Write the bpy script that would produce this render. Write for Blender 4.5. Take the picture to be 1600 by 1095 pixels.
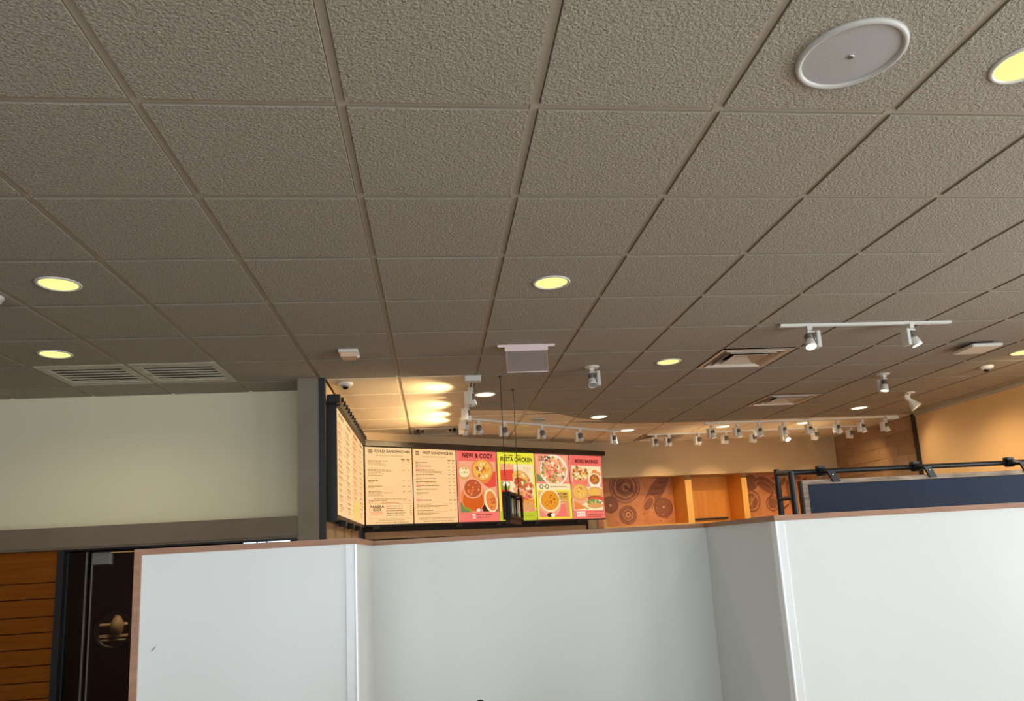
import bpy, bmesh, math, random
from mathutils import Matrix, Vector
PI = math.pi
R_ = math.radians
for o in list(bpy.data.objects): bpy.data.objects.remove(o)
S = bpy.context.scene
COL = S.collection

# ------------------------------------------------------------------ camera
cam = bpy.data.cameras.new('camera'); camo = bpy.data.objects.new('camera', cam); COL.objects.link(camo)
CR = (0.99242789, -0.10968800, -0.05527597)
CD = (-0.03356090, 0.19074626, -0.98106551)
CF = (0.11815480, 0.97549188, 0.18562068)
camo.matrix_world = Matrix(((CR[0], -CD[0], -CF[0], 0.85618), (CR[1], -CD[1], -CF[1], -2.11891),
                            (CR[2], -CD[2], -CF[2], 1.51688), (0, 0, 0, 1)))
cam.sensor_width = 36; cam.lens = 25.92; cam.shift_x = -0.00626; cam.shift_y = 0.05662
cam.clip_start = 0.02; cam.clip_end = 60
S.camera = camo
# ------------------------------------------------------------------ world, exposure
W = bpy.data.worlds.new('world'); S.world = W; W.use_nodes = True
W.node_tree.nodes['Background'].inputs[0].default_value = (0.62, 0.78, 1.0, 1)
W.node_tree.nodes['Background'].inputs[1].default_value = 1.2
S.view_settings.view_transform = 'Standard'; S.view_settings.look = 'None'
S.view_settings.exposure = 0.0; S.view_settings.gamma = 1.0; S.view_settings.use_curve_mapping = False
# daylight outside each window of the dining room (area lights standing in the openings)
DAY = 47.0
REAR_WIN = [(-2.9, -1.5), (-0.9, 0.9), (1.5, 3.3), (3.9, 5.7)]       # x ranges in the rear wall
RIGHT_WIN = [(-4.6, -3.0), (-2.5, -0.9), (-0.4, 1.2)]                 # y ranges in the right wall
WZ0, WZ1 = 0.35, 2.25
def light(name, kind, loc, energy, color, aim=None, **kw):
    l = bpy.data.lights.new(name, kind); l.energy = energy; l.color = color
    for k, v in kw.items(): setattr(l, k, v)
    o = bpy.data.objects.new(name, l); COL.objects.link(o); o.location = loc
    if aim is not None:
        o.rotation_euler = (Vector(aim) - Vector(loc)).to_track_quat('-Z', 'Y').to_euler()
    return o
for x0, x1 in REAR_WIN:
    light('daylight', 'AREA', ((x0 + x1) / 2, -5.62, (WZ0 + WZ1) / 2), DAY * (0.70 if x1 < 0 else 0.80) * (x1 - x0), (0.85, 0.92, 1.0), ((x0 + x1) / 2, 0, (WZ0 + WZ1) / 2),
          shape='RECTANGLE', size=x1 - x0, size_y=WZ1 - WZ0)
for y0, y1 in RIGHT_WIN:
    light('daylight', 'AREA', (7.02, (y0 + y1) / 2, (WZ0 + WZ1) / 2), DAY * 1.6 * (y1 - y0), (0.94, 0.96, 1.0), (0, (y0 + y1) / 2, (WZ0 + WZ1) / 2),
          shape='RECTANGLE', size=y1 - y0, size_y=WZ1 - WZ0)

# ------------------------------------------------------------------ materials
def lin(c):
    return tuple((x / 12.92 if x <= 0.04045 else ((x + 0.055) / 1.055) ** 2.4) for x in (v / 255 for v in c))
MATS = {}
def mat(name, c, rough=0.6, metal=0.0, emit=0.0, bump=None, vary=None, spec=0.5, stretch=None):
    """c in 0-255 sRGB; bump=(scale, distance, kind); vary=(scale, amount 0-1, second colour)"""
    if name in MATS: return MATS[name]
    m = bpy.data.materials.new(name); m.use_nodes = True; nt = m.node_tree; N = nt.nodes; L = nt.links
    b = N['Principled BSDF']; b.inputs['Base Color'].default_value = (*lin(c), 1)
    b.inputs['Roughness'].default_value = rough; b.inputs['Metallic'].default_value = metal
    b.inputs['Specular IOR Level'].default_value = spec
    if emit:
        b.inputs['Emission Color'].default_value = (*lin(c), 1); b.inputs['Emission Strength'].default_value = emit
        b.inputs['Base Color'].default_value = (*[x * 0.03 for x in lin(c)], 1); b.inputs['Specular IOR Level'].default_value = 0.1
    if bump or vary:
        g = N.new('ShaderNodeNewGeometry'); src = g.outputs['Position']
        if stretch:
            mp = N.new('ShaderNodeMapping'); mp.inputs['Scale'].default_value = stretch
            L.new(src, mp.inputs['Vector']); src = mp.outputs['Vector']
    if bump:
        if bump[2] == 'voronoi':
            t = N.new('ShaderNodeTexVoronoi'); t.inputs['Scale'].default_value = bump[0]; out = t.outputs['Distance']
        else:
            t = N.new('ShaderNodeTexNoise'); t.inputs['Scale'].default_value = bump[0]
            t.inputs['Detail'].default_value = 3 if bump[2] == 'noise' else 5; t.inputs['Roughness'].default_value = 0.6; out = t.outputs['Fac']
        L.new(src, t.inputs['Vector'])
        bp = N.new('ShaderNodeBump'); bp.inputs['Distance'].default_value = bump[1]; bp.inputs['Strength'].default_value = 1.0
        L.new(out, bp.inputs['Height']); L.new(bp.outputs['Normal'], b.inputs['Normal'])
    if vary:
        t = N.new('ShaderNodeTexNoise'); t.inputs['Scale'].default_value = vary[0]; t.inputs['Detail'].default_value = 4
        L.new(src, t.inputs['Vector'])
        r = N.new('ShaderNodeValToRGB'); r.color_ramp.elements[0].position = 0.5 - vary[1] / 2; r.color_ramp.elements[1].position = 0.5 + vary[1] / 2
        r.color_ramp.elements[0].color = (*lin(vary[2]), 1); r.color_ramp.elements[1].color = (*lin(c), 1)
        L.new(t.outputs['Fac'], r.inputs['Fac'])
        if not emit: L.new(r.outputs['Color'], b.inputs['Base Color'])
        if emit: L.new(r.outputs['Color'], b.inputs['Emission Color'])
    MATS[name] = m; return m
def glass(name, tint, gloss=0.1, rough=0.02, haze=0.0):
    if name in MATS: return MATS[name]
    m = bpy.data.materials.new(name); m.use_nodes = True; nt = m.node_tree; N = nt.nodes; L = nt.links
    N.remove(N['Principled BSDF'])
    t = N.new('ShaderNodeBsdfTransparent'); t.inputs[0].default_value = (*tint, 1)
    g = N.new('ShaderNodeBsdfGlossy'); g.inputs['Roughness'].default_value = rough
    x = N.new('ShaderNodeMixShader'); x.inputs[0].default_value = gloss
    base = t
    if haze:
        d = N.new('ShaderNodeBsdfDiffuse'); d.inputs[0].default_value = (.62, .56, .55, 1); tr = N.new('ShaderNodeBsdfTranslucent'); tr.inputs[0].default_value = (.7, .62, .6, 1)
        y = N.new('ShaderNodeMixShader'); y.inputs[0].default_value = .5; L.new(d.outputs[0], y.inputs[1]); L.new(tr.outputs[0], y.inputs[2])
        q = N.new('ShaderNodeMixShader'); q.inputs[0].default_value = haze; L.new(t.outputs[0], q.inputs[1]); L.new(y.outputs[0], q.inputs[2]); base = q
    L.new(base.outputs[0], x.inputs[1]); L.new(g.outputs[0], x.inputs[2]); L.new(x.outputs[0], N['Material Output'].inputs['Surface'])
    MATS[name] = m; return m

TILE = mat('ceiling_tile_taupe', (200, 189, 172), 0.95, bump=(115, 0.012, 'noise'), vary=(130, 0.4, (150, 140, 126)), spec=0.15)
TEDGE = mat('tile_cut_edge_shade', (138, 127, 111), 0.95)  # raw tile edge, darkened further to paint shade lines along the grid
TEE = mat('grid_taupe', (182, 170, 153), 0.6)
TILEW = mat('ceiling_tile_white', (244, 226, 198), 0.5, vary=(3, 0.6, (238, 219, 190)))
TEEW = mat('grid_white', (222, 202, 176), 0.45)
PLEN = mat('plenum_dark', (60, 54, 48), 0.9)
WHITE = mat('white_metal', (222, 220, 212), 0.35)
OFFW = mat('white_plastic', (196, 193, 186), 0.4)
GREYM = mat('grey_metal', (120, 118, 114), 0.4, 0.4)
SPKM = mat('speaker_grille', (182, 180, 176), 0.55, bump=(420, 0.0006, 'voronoi'))
BLACK = mat('black_metal', (24, 23, 24), 0.45)
CHAR = mat('charcoal', (34, 35, 38), 0.5)
CHROME = mat('chrome', (190, 190, 192), 0.2, 0.9)
PIER = mat('pier_paint', (142, 131, 115), 0.7, vary=(5, 0.5, (132, 121, 105)))
BEAM = mat('beam_shaded_paint', (122, 108, 92), 0.7, vary=(4, 0.5, (110, 97, 82)))  # pier paint taken darker, holding the shade on the beam
BEIGE = mat('beige_paint', (240, 232, 200), 0.75, vary=(1.3, 0.8, (234, 226, 194)))
BACKW = mat('tan_paint', (200, 172, 134), 0.75, vary=(1.1, 0.8, (192, 164, 126)))
RIGHTW = mat('ochre_paint', (226, 184, 130), 0.8, vary=(1.0, 0.8, (220, 177, 124)))
DARKW = mat('dark_wall_panel', (58, 50, 42), 0.8)
PART = mat('partition_white', (220, 221, 217), 0.32, vary=(1.6, 0.8, (214, 214, 209)), bump=(3.0, 0.002, 'noise'))
BEADF = mat('bead_flange', (222, 222, 220), 0.25, bump=(9, 0.003, 'noise'))
BEAD = mat('corner_bead_white', (250, 250, 250), 0.2, bump=(9, 0.003, 'noise'))
CAP = mat('cap_wood', (172, 128, 98), 0.5, vary=(9, 0.5, (148, 104, 76)), stretch=(1, 6, 6))
SHELFW = mat('honey_wood', (226, 152, 58), 0.45, vary=(4, 0.6, (208, 134, 46)), stretch=(6, 6, 0.6))
SHELFL = mat('light_honey_wood', (240, 186, 98), 0.45, vary=(4, 0.6, (228, 168, 80)), stretch=(6, 6, 0.6))
PLANK = mat('plank_wood', (132, 78, 14), 0.8, spec=.15, vary=(5, 0.6, (116, 58, 8)), stretch=(0.6, 4, 9))
MAHOG = mat('dark_mahogany', (44, 12, 4), 0.6, spec=.2, vary=(5, 0.5, (34, 9, 3)), stretch=(6, 6, 0.6))
WEATH = mat('weathered_wood', (190, 168, 144), 0.8, vary=(14, 0.35, (128, 110, 94)), bump=(60, 0.003, 'noise'), stretch=(0.5, 3, 3))
SLATE = mat('slate_blue_board', (44, 54, 72), 0.75, vary=(2.5, 0.8, (38, 47, 65)), spec=.25)
MURAL = mat('mural_copper', (226, 158, 104), 0.6, vary=(9, 0.6, (206, 128, 76)))
MURD = mat('mural_brown', (162, 102, 70), 0.6, vary=(20, 0.5, (150, 92, 62)))
MURK = mat('mural_dark_line', (130, 78, 54), 0.6)
MURL = mat('mural_cream', (226, 176, 130), 0.6)
BRICKS = [mat('brick_tan_%d' % i, c, 0.85, bump=(45, 0.006, 'noise'), vary=(22, 0.6, d)) for i, (c, d) in enumerate(
    [((176, 142, 106), (158, 126, 92)), ((170, 136, 101), (152, 120, 88)), ((181, 147, 110), (162, 130, 96)), ((167, 132, 97), (150, 117, 84))])]
MORTAR = mat('mortar', (204, 170, 130), 0.9)
FLOOR = mat('floor_tile', (168, 150, 128), 0.5, vary=(2, 0.8, (150, 132, 110)))
BROWNW = mat('brown_wall', (110, 70, 40), 0.7)
LENS = mat('lamp_lens_yellow', (255, 250, 150), 0.4, emit=1.15)
LENSW = mat('lamp_lens_warm', (255, 238, 190), 0.4, emit=3.0)
SPOTL = mat('spot_lens', (255, 236, 196), 0.3, emit=9.0)
SPOTG = mat('spot_lens_grey', (200, 192, 180), .3, emit=.25)
SPOTD = mat('spot_lens_soft', (255, 226, 180), 0.3, emit=1.6)
DUCT = mat('duct_dark', (30, 24, 20), 0.8)
VENTM = mat('vent_metal', (214, 196, 176), 0.35, 0.1)
VENTG = mat('vent_grey', (214, 207, 190), 0.5, vary=(5, 0.5, (178, 168, 150)), stretch=(1.4, 7, 1))
PINK = mat('pink_edge', (236, 178, 178), 0.4, emit=0.35)
PINKW = mat('pinkish_white', (248, 224, 224), 0.4, emit=0.5)
ACRYL = glass('smoky_acrylic', (0.78, 0.74, 0.74), 0.12, 0.25, 0.35)
PANE = glass('window_glass', (0.95, 0.97, 0.97), 0.03)
DPANE = glass('dark_door_glass', (0.72, 0.66, 0.6), 0.03)
SKIN = mat('skin', (196, 146, 116), 0.5); HAIR = mat('dark_hair', (16, 12, 12), 0.5, bump=(120, 0.004, 'noise'))
SHIRT = mat('grey_shirt', (92, 94, 104), 0.8); JEANS = mat('dark_jeans', (40, 46, 62), 0.85); SHOE = mat('black_shoe', (20, 20, 20), 0.5)

# ------------------------------------------------------------------ mesh helpers
class MB:
    def __init__(s): s.v = []; s.f = []; s.m = []; s.mats = []; s.sm = []
    def mi(s, m):
        if m not in s.mats: s.mats.append(m)
        return s.mats.index(m)
    def add(s, vs, fs, m, M=None, smooth=False):
        k = len(s.v)
        for v in vs: s.v.append(tuple(M @ Vector(v)) if M is not None else tuple(v))
        i = s.mi(m)
        for f in fs: s.f.append([a + k for a in f]); s.m.append(i); s.sm.append(smooth)
    def box(s, x0, x1, y0, y1, z0, z1, m, M=None):
        vs = [(x, y, z) for z in (z0, z1) for y in (y0, y1) for x in (x0, x1)]
        s.add(vs, [(0, 2, 3, 1), (4, 5, 7, 6), (0, 1, 5, 4), (2, 6, 7, 3), (0, 4, 6, 2), (1, 3, 7, 5)], m, M)
    def bbox(s, x0, x1, y0, y1, z0, z1, m, b, M=None):
        """box with its eight edges around z chamfered by b"""
        vs = []; 
        ring = [(x0 + b, y0), (x1 - b, y0), (x1, y0 + b), (x1, y1 - b), (x1 - b, y1), (x0 + b, y1), (x0, y1 - b), (x0, y0 + b)]
        ins = [(x0 + 2 * b, y0 + b), (x1 - 2 * b, y0 + b), (x1 - b, y0 + 2 * b), (x1 - b, y1 - 2 * b), (x1 - 2 * b, y1 - b), (x0 + 2 * b, y1 - b), (x0 + b, y1 - 2 * b), (x0 + b, y0 + 2 * b)]
        for (pts, z) in ((ins, z0), (ring, z0 + b), (ring, z1 - b), (ins, z1)): vs += [(x, y, z) for x, y in pts]
        fs = [tuple(range(7, -1, -1)), tuple(range(24, 32))]
        for l in range(3):
            for i in range(8): fs.append((l * 8 + i, l * 8 + (i + 1) % 8, l * 8 + 8 + (i + 1) % 8, l * 8 + 8 + i))
        s.add(vs, fs, m, M)
    def prism(s, pts, z0, z1, m, M=None):
        n = len(pts); vs = [(x, y, z0) for x, y in pts] + [(x, y, z1) for x, y in pts]
        fs = [tuple(range(n - 1, -1, -1)), tuple(range(n, 2 * n))] + [(i, (i + 1) % n, n + (i + 1) % n, n + i) for i in range(n)]
        s.add(vs, fs, m, M)
    def lathe(s, prof, m, M=None, n=20, caps=True, smooth=True):
        vs = []; fs = []
        for r, z in prof:
            for i in range(n): a = 2 * PI * i / n; vs.append((r * math.cos(a), r * math.sin(a), z))
        for k in range(len(prof) - 1):
            for i in range(n): fs.append((k * n + i, k * n + (i + 1) % n, (k + 1) * n + (i + 1) % n, (k + 1) * n + i))
        s.add(vs, fs, m, M, smooth)
        if caps:
            e = len(prof) - 1
            s.add([vs[i] for i in range(n)], [tuple(range(n - 1, -1, -1))], m, M)
            s.add([vs[e * n + i] for i in range(n)], [tuple(range(n))], m, M)
    def tube(s, a, b, r, m, n=10):
        a = Vector(a); b = Vector(b); d = b - a
        M = Matrix.Translation(a) @ d.to_track_quat('Z', 'Y').to_matrix().to_4x4()
        s.lathe([(r, 0), (r, d.length)], m, M, n)
    def build(s, name, parent=None, loc=(0, 0, 0), rz=0.0):
        me = bpy.data.meshes.new(name); me.from_pydata(s.v, [], s.f)
        for m in s.mats: me.materials.append(m)
        for p, i, q in zip(me.polygons, s.m, s.sm): p.material_index = i; p.use_smooth = q
        me.update()
        o = bpy.data.objects.new(name, me); COL.objects.link(o)
        o.location = loc; o.rotation_euler = (0, 0, rz)
        if parent is not None: o.parent = parent
        return o
def one(name, fn, parent=None, loc=(0, 0, 0), rz=0.0):
    b = MB(); fn(b); return b.build(name, parent, loc, rz)
def empty(name, loc=(0, 0, 0), rz=0.0):
    o = bpy.data.objects.new(name, None); COL.objects.link(o); o.location = loc; o.rotation_euler = (0, 0, rz); o.empty_display_size = 0.1; return o
def tag(o, label, cat, group=None):
    o['label'] = label; o['category'] = cat
    if group: o['group'] = group
    return o
def struct(o, label=None, cat=None):
    o['kind'] = 'structure'
    if label: o['label'] = label
    if cat: o['category'] = cat
    return o
def copy_obj(o, parent=None, loc=None, rz=None):
    c = o.copy(); COL.objects.link(c)
    if parent is not None: c.parent = parent
    if loc is not None: c.location = loc
    if rz is not None: c.rotation_euler = (0, 0, rz)
    return c
def copy_tree(o, parent=None, loc=None, rz=None):
    c = copy_obj(o, parent, loc, rz)
    for ch in list(o.children): copy_tree(ch, c)
    return c
ORD = ['first', 'second', 'third', 'fourth', 'fifth', 'sixth', 'seventh', 'eighth', 'ninth', 'tenth']

G = 0.6096; H = 2.9; FZ = -0.4
# ------------------------------------------------------------------ ceiling: slab, taupe tiles, white kitchen tiles, tees
A30 = R_(30.48); CA, SA = math.cos(A30), math.sin(A30)
MW = (0.087, 6.26)                                   # menu wall start, runs at 30.48 degrees
BW = (2.94, 7.93); BD = (0.9946021, 0.10376256)       # back wall start and direction
def clip(poly, a, b, c):                              # keep a*x+b*y<=c
    out = []
    for i in range(len(poly)):
        p, q = poly[i], poly[(i + 1) % len(poly)]
        dp, dq = a * p[0] + b * p[1] - c, a * q[0] + b * q[1] - c
        if dp <= 0: out.append(p)
        if (dp < 0 < dq) or (dq < 0 < dp):
            t = dp / (dp - dq); out.append((p[0] + t * (q[0] - p[0]), p[1] + t * (q[1] - p[1])))
    return out
def area(p): return abs(sum(p[i][0] * p[(i + 1) % len(p)][1] - p[(i + 1) % len(p)][0] * p[i][1] for i in range(len(p)))) / 2 if len(p) > 2 else 0
BND = [(0, 6.0), (1.995, 6.0), (2.0, 8.45), (3.0, 8.64), (3.58, 9.0), (4.09, 9.6), (4.66, 10.22), (5.15, 10.42), (6.1, 10.5), (12, 10.52)]
def bnd(gx):
    for (x0, y0), (x1, y1) in zip(BND, BND[1:]):
        if x0 <= gx <= x1: return y0 + (y1 - y0) * (gx - x0) / (x1 - x0)
    return 99
def inview(x, y, z=H, mx=60):
    d = Vector((x - 0.85618, y + 2.11891, z - 1.51688)); f = d.dot(Vector(CF))
    if f < 0.1: return False
    u = 810.02 + 1152 * d.dot(Vector(CR)) / f; v = 638.09 + 1152 * d.dot(Vector(CD)) / f
    return -mx < u < 1600 + mx and -mx < v < 1095 + mx
slab = one('ceiling', lambda b: b.prism([(-3.6, -5.5), (6.9, -5.5), (6.9, 8.9), (0, 8.9), (-3.6, 8.9)], 2.992, 3.05, PLEN))
struct(slab)
VENT4 = {(5, 5), (7, 8), (1, 10), (6, 12)}; VENTL = {(-3, 5), (-2, 5)}
E_ = 0.0155
def roomclip(p, gx):
    p = clip(p, 1, 0, 6.895); p = clip(p, -1, 0, 3.595)
    if gx < 0: p = clip(p, 0, 1, 4.025)
    else:
        p = clip(p, -SA, CA, -SA * MW[0] + CA * MW[1] - 0.005)
        p = clip(p, -BD[1], BD[0], -BD[1] * BW[0] + BD[0] * BW[1] - 0.005)
        if p and max(q[1] for q in p) > 3.7: p = clip(p, -1, 0, -0.05)
    return p
def tile_mesh(poly, m):
    b = MB(); cx = sum(q[0] for q in poly) / len(poly); cy = sum(q[1] for q in poly) / len(poly); b_ = 0.003
    n = len(poly); ins = [(q[0] + (cx - q[0]) * 0.005, q[1] + (cy - q[1]) * 0.005) for q in poly]
    vs = [(x, y, 0) for x, y in ins] + [(x, y, 0.0012) for x, y in poly] + [(x, y, 0.02) for x, y in poly]
    b.add(vs, [tuple(range(n - 1, -1, -1))] + [(i, (i + 1) % n, n + (i + 1) % n, n + i) for i in range(n)], m)
    b.add(vs, [(n + i, n + (i + 1) % n, 2 * n + (i + 1) % n, 2 * n + i) for i in range(n)], TEDGE if m is TILE else m); return b
full = {}
hid = MB()
for gy in range(-9, 14):
    for gx in range(-6, 12):
        if (gx, gy) in VENT4 or (gx, gy) in VENTL: continue
        x0, x1, y0, y1 = gx * G + E_, (gx + 1) * G - E_, gy * G + E_, (gy + 1) * G - E_
        rect = [(x0, y0), (x1, y0), (x1, y1), (x0, y1)]
        xs = sorted({x0, x1} | {bx * G for bx, _ in BND if x0 < bx * G < x1})
        if gx >= 0:
            low = [(x0, y0), (x1, y0)] + [(x, min(max(bnd(x / G) * G, y0), y1)) for x in reversed(xs)]
            up = [(x, min(max(bnd(x / G) * G, y0), y1)) for x in xs] + [(x1, y1), (x0, y1)]
            pieces = [(low, TILE), (up, TILEW)]
        else: pieces = [(rect, TILE)]
        for poly, m in pieces:
            if m is TILE and area(poly) > 0.98 * area(rect): poly = rect
            if m is TILEW and area(poly) > 0.98 * area(rect): poly = rect
            p = roomclip(poly, gx)
            if area(p) < 0.004: continue
            vis = any(inview(*q) for q in p)
            if not vis:
                hid.prism(p, H, H + 0.02, m); continue
            if abs(area(p) - area(rect)) < 1e-6:
                key = m.name
                if key not in full:
                    o = tile_mesh([(x0 - gx * G, y0 - gy * G), (x1 - gx * G, y0 - gy * G), (x1 - gx * G, y1 - gy * G), (x0 - gx * G, y1 - gy * G)], m).build('ceiling_tile', slab, (gx * G, gy * G, H))
                    full[key] = o
                else: copy_obj(full[key], slab, (gx * G, gy * G, H))
            else:
                cx, cy = p[0]
                tile_mesh([(a - cx, c - cy) for a, c in p], m).build('ceiling_tile', slab, (cx, cy, H))
ho = hid.build('tile_field', slab); ho['kind'] = 'stuff'; ho['label'] = 'further ceiling tiles over the dining room'
def tee_strip(name, p, m, parent=slab):
    b = MB(); b.prism(p, H + (0.007 if name == 'main_tee' else 0.0085), H + 0.02, m); o = b.build(name, parent); return o
for gx in range(-5, 12):
    x = gx * G
    p = roomclip([(x - .0135, -5.5), (x + .0135, -5.5), (x + .0135, 8.6), (x - .0135, 8.6)], gx if gx != 0 else 0) if gx != 0 else [(-.0135, -5.5), (.0135, -5.5), (.0135, 3.6), (-.0135, 3.6)]
    if gx > 0:
        yb = bnd(gx + 0.001 if gx != 2 else 2.001) * G
        if gx == 2: yb = 8.45 * G
        a = clip(p, 0, 1, yb); c = clip(p, 0, -1, -yb)
        tee_strip('main_tee', a, TEE)
        if area(c) > 1e-4: tee_strip('main_tee', c, TEEW)
    else: tee_strip('main_tee', p, TEE)
for gy in range(-8, 14):
    y = gy * G; z = (y - .0135, y + .0135)
    if y < 3.6: segs = [(-3.59, 6.89, -1)]
    else: segs = [(-3.59, -0.17, -1), (0.06, 6.89, 1)]
    for x0, x1, k in segs:
        p = roomclip([(x0, z[0]), (x1, z[0]), (x1, z[1]), (x0, z[1])], k) if y > 3.6 else [(x0, z[0]), (x1, z[0]), (x1, z[1]), (x0, z[1])]
        if area(p) < 1e-3: continue
        if k == 1:       # split where the white kitchen ceiling begins
            xb = None
            for i in range(0, 1200):
                gx = i / 100
                if gx >= 2 and bnd(gx) >= gy - 0.001: xb = gx * G; break
            if gy > 10 or xb is None: tee_strip('cross_tee', p, TEEW); continue
            if gy <= 8:
                a = clip(p, 1, 0, 2 * G); c = clip(p, -1, 0, -2 * G)
                tee_strip('cross_tee', a, TEEW if gy >= 6 else TEE); tee_strip('cross_tee', c, TEE)
            else:
                a = clip(p, 1, 0, xb); c = clip(p, -1, 0, -xb)
                tee_strip('cross_tee', a, TEEW); tee_strip('cross_tee', c, TEE)
        else: tee_strip('cross_tee', p, TEE)
# wall angle at the right wall
struct(one('trim_1', lambda b: (b.box(6.86, 6.9, -5.5, 6.4, H - .004, H + .008, TEE), b.box(6.885, 6.9, -5.5, 6.4, H - .03, H, TEE))))

# ------------------------------------------------------------------ shell
struct(one('floor', lambda b: b.box(-3.8, 7.1, -5.7, 9.1, FZ - .1, FZ, FLOOR)))
struct(one('wall_left', lambda b: b.box(-3.8, -3.6, -5.7, 5.2, FZ, 3.0, BROWNW)))
def rear(b):
    xs = [-3.8] + [v for r in REAR_WIN for v in r] + [7.1]
    for i in range(0, len(xs), 2): b.box(xs[i], xs[i + 1], -5.7, -5.5, FZ, 3.0, BEIGE)
    for x0, x1 in REAR_WIN: b.box(x0, x1, -5.7, -5.5, FZ, WZ0, BEIGE); b.box(x0, x1, -5.7, -5.5, WZ1, 3.0, BEIGE)
struct(one('wall_rear', rear))
def right(b):
    ys = [-5.5] + [v for r in RIGHT_WIN for v in r] + [6.41]
    for i in range(0, len(ys), 2): b.box(6.9, 7.1, ys[i], ys[i + 1], FZ, 3.0, RIGHTW)
    for y0, y1 in RIGHT_WIN: b.box(6.9, 7.1, y0, y1, FZ, WZ0, RIGHTW); b.box(6.9, 7.1, y0, y1, WZ1, 3.0, RIGHTW)
    b.box(6.915, 7.1, 6.41, 9.0, FZ, 3.0, MORTAR)
wr = struct(one('wall_right', right))
def window(n, horizontal, a0, a1, at):
    def fr(b):
        t = .05
        for (p0, p1, q0, q1) in ((a0, a1, WZ0, WZ0 + t), (a0, a1, WZ1 - t, WZ1), (a0, a0 + t, WZ0 + t, WZ1 - t), (a1 - t, a1, WZ0 + t, WZ1 - t)):
            if horizontal: b.box(p0, p1, at, at + .06, q0, q1, CHAR)
            else: b.box(at - .06, at, p0, p1, q0, q1, CHAR)
    w = struct(one('window_%d' % n, fr))
    def gl(b):
        if horizontal: b.box(a0 + .05, a1 - .05, at + .028, at + .034, WZ0 + .05, WZ1 - .05, PANE)
        else: b.box(at - .034, at - .028, a0 + .05, a1 - .05, WZ0 + .05, WZ1 - .05, PANE)
    one('pane', gl, w)
n = 1
for r in REAR_WIN: window(n, True, r[0], r[1], -5.58); n += 1
for r in RIGHT_WIN: window(n, False, r[0], r[1], 6.98); n += 1
# back wall with a niche: beige soffit above, mural and shelves below
def bk(u, w, z=0): return (BW[0] + BD[0] * u - BD[1] * w, BW[1] + BD[1] * u + BD[0] * w, z)
BA = math.atan2(BD[1], BD[0])
BL = 3.99
def backw(b):
    b.box(0, BL, 0, .30, 2.41, 3.0, BACKW)
    b.box(0, BL, .30, .62, 2.46, 3.0, BACKW)
    b.box(0, BL, .47, .62, FZ, 2.46, BACKW)
    b.box(0, BL, 0, .47, FZ, 1.60, BACKW)
wb = struct(one('wall_back', backw, loc=(BW[0], BW[1], 0), rz=BA))
# menu wall (angled) and kitchen left wall
def menuw(b):
    b.box(0, 3.32, 0, .15, 1.90, 3.0, BACKW)
    b.box(0, 3.32, 0, .15, 1.775, 1.90, DARKW)
    b.box(0, 3.32, 0, .15, FZ, 1.775, DARKW)
wm = struct(one('wall_menu', menuw, loc=(MW[0], MW[1], 0), rz=A30))
struct(one('trim_2', lambda b: b.box(0, 3.25, -.03, 0, 1.70, 1.775, mat('ledge_wood', (196, 156, 112), .5)), loc=(MW[0], MW[1], 0), rz=A30))
struct(one('wall_kitchen', lambda b: b.box(-.12, .03, 3.62, 6.32, FZ, 3.0, BACKW)))
# restroom front: pier, beam, recessed beige panel above, planks and glass door below
struct(one('trim_3', lambda b: (b.box(-.16, 0, 3.6, 3.9, FZ, H, PIER), b.box(-.158, -.002, 3.59, 3.6, FZ, 1.70, PIER))))
struct(one('trim_4', lambda b: b.box(0, .045, 3.595, 3.66, FZ, H, CHAR)))
struct(one('trim_5', lambda b: (b.box(-3.6, -.16, 3.6, 4.03, 1.685, 1.845, BEAM), b.box(-3.6, -.16, 3.592, 3.6, 1.70, 1.835, BEAM))))
struct(one('wall_restroom', lambda b: b.box(-3.6, -.12, 4.03, 4.15, 1.685, 3.0, BEIGE)))
# plank wall under the beam
pw = struct(one('wall_plank', lambda b: b.box(-3.6, -1.84, 3.64, 3.78, FZ, 1.685, MAHOG)))
zz = [1.684, 1.46, 1.348, 1.226, 1.117, 1.007, .896, .785, .675, .565, .455, .345, .235, .125, .015, -.095, -.205, -.315, -.399]
for i in range(len(zz) - 1):
    one('plank', lambda b: b.bbox(-3.59, -1.835, 3.618 - .002 * (i % 3), 3.64, zz[i + 1] + .003, zz[i] - .003, PLANK, .002), pw)
# entry frame, sidelight, glass door
struct(one('trim_6', lambda b: (b.box(-1.835, -1.79, 3.6, 3.72, FZ, 1.684, BLACK), b.box(-1.79, -.16, 3.62, 3.72, 1.672, 1.684, BLACK))))
d1 = empty('door_1', (-1.62, 3.66, FZ)); struct(d1)
d1['label'] = 'frameless glass entrance door left of the white partition'
def dl(name, fn, label=None, parent=d1):
    o = one(name, fn, parent, loc=(1.62, -3.66, -FZ) if parent is d1 else (0, 0, 0))
    if label: o['label'] = label
    return o
dl('door_glass', lambda b: b.box(-1.612, -.75, 3.655, 3.665, FZ + .02, 1.645, DPANE))
dl('edge_strip', lambda b: b.box(-1.622, -1.612, 3.65, 3.67, FZ + .02, 1.65, GREYM), 'chrome edge of the glass door')
dl('hinge_patch', lambda b: (b.bbox(-1.615, -1.49, 3.64, 3.68, 1.565, 1.655, GREYM, .004), b.box(-1.49, -1.487, 3.642, 3.678, 1.565, 1.655, CHROME)), 'square metal hinge patch at the door top corner')
dl('top_rail', lambda b: b.box(-1.49, -.75, 3.65, 3.67, 1.645, 1.652, SHELFL), 'thin light rail along the door top')
w8 = struct(one('window_8', lambda b: (b.box(-1.662, -1.652, 3.65, 3.67, FZ, 1.66, GREYM), b.box(-1.79, -1.78, 3.65, 3.67, FZ, 1.66, BLACK))))
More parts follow.
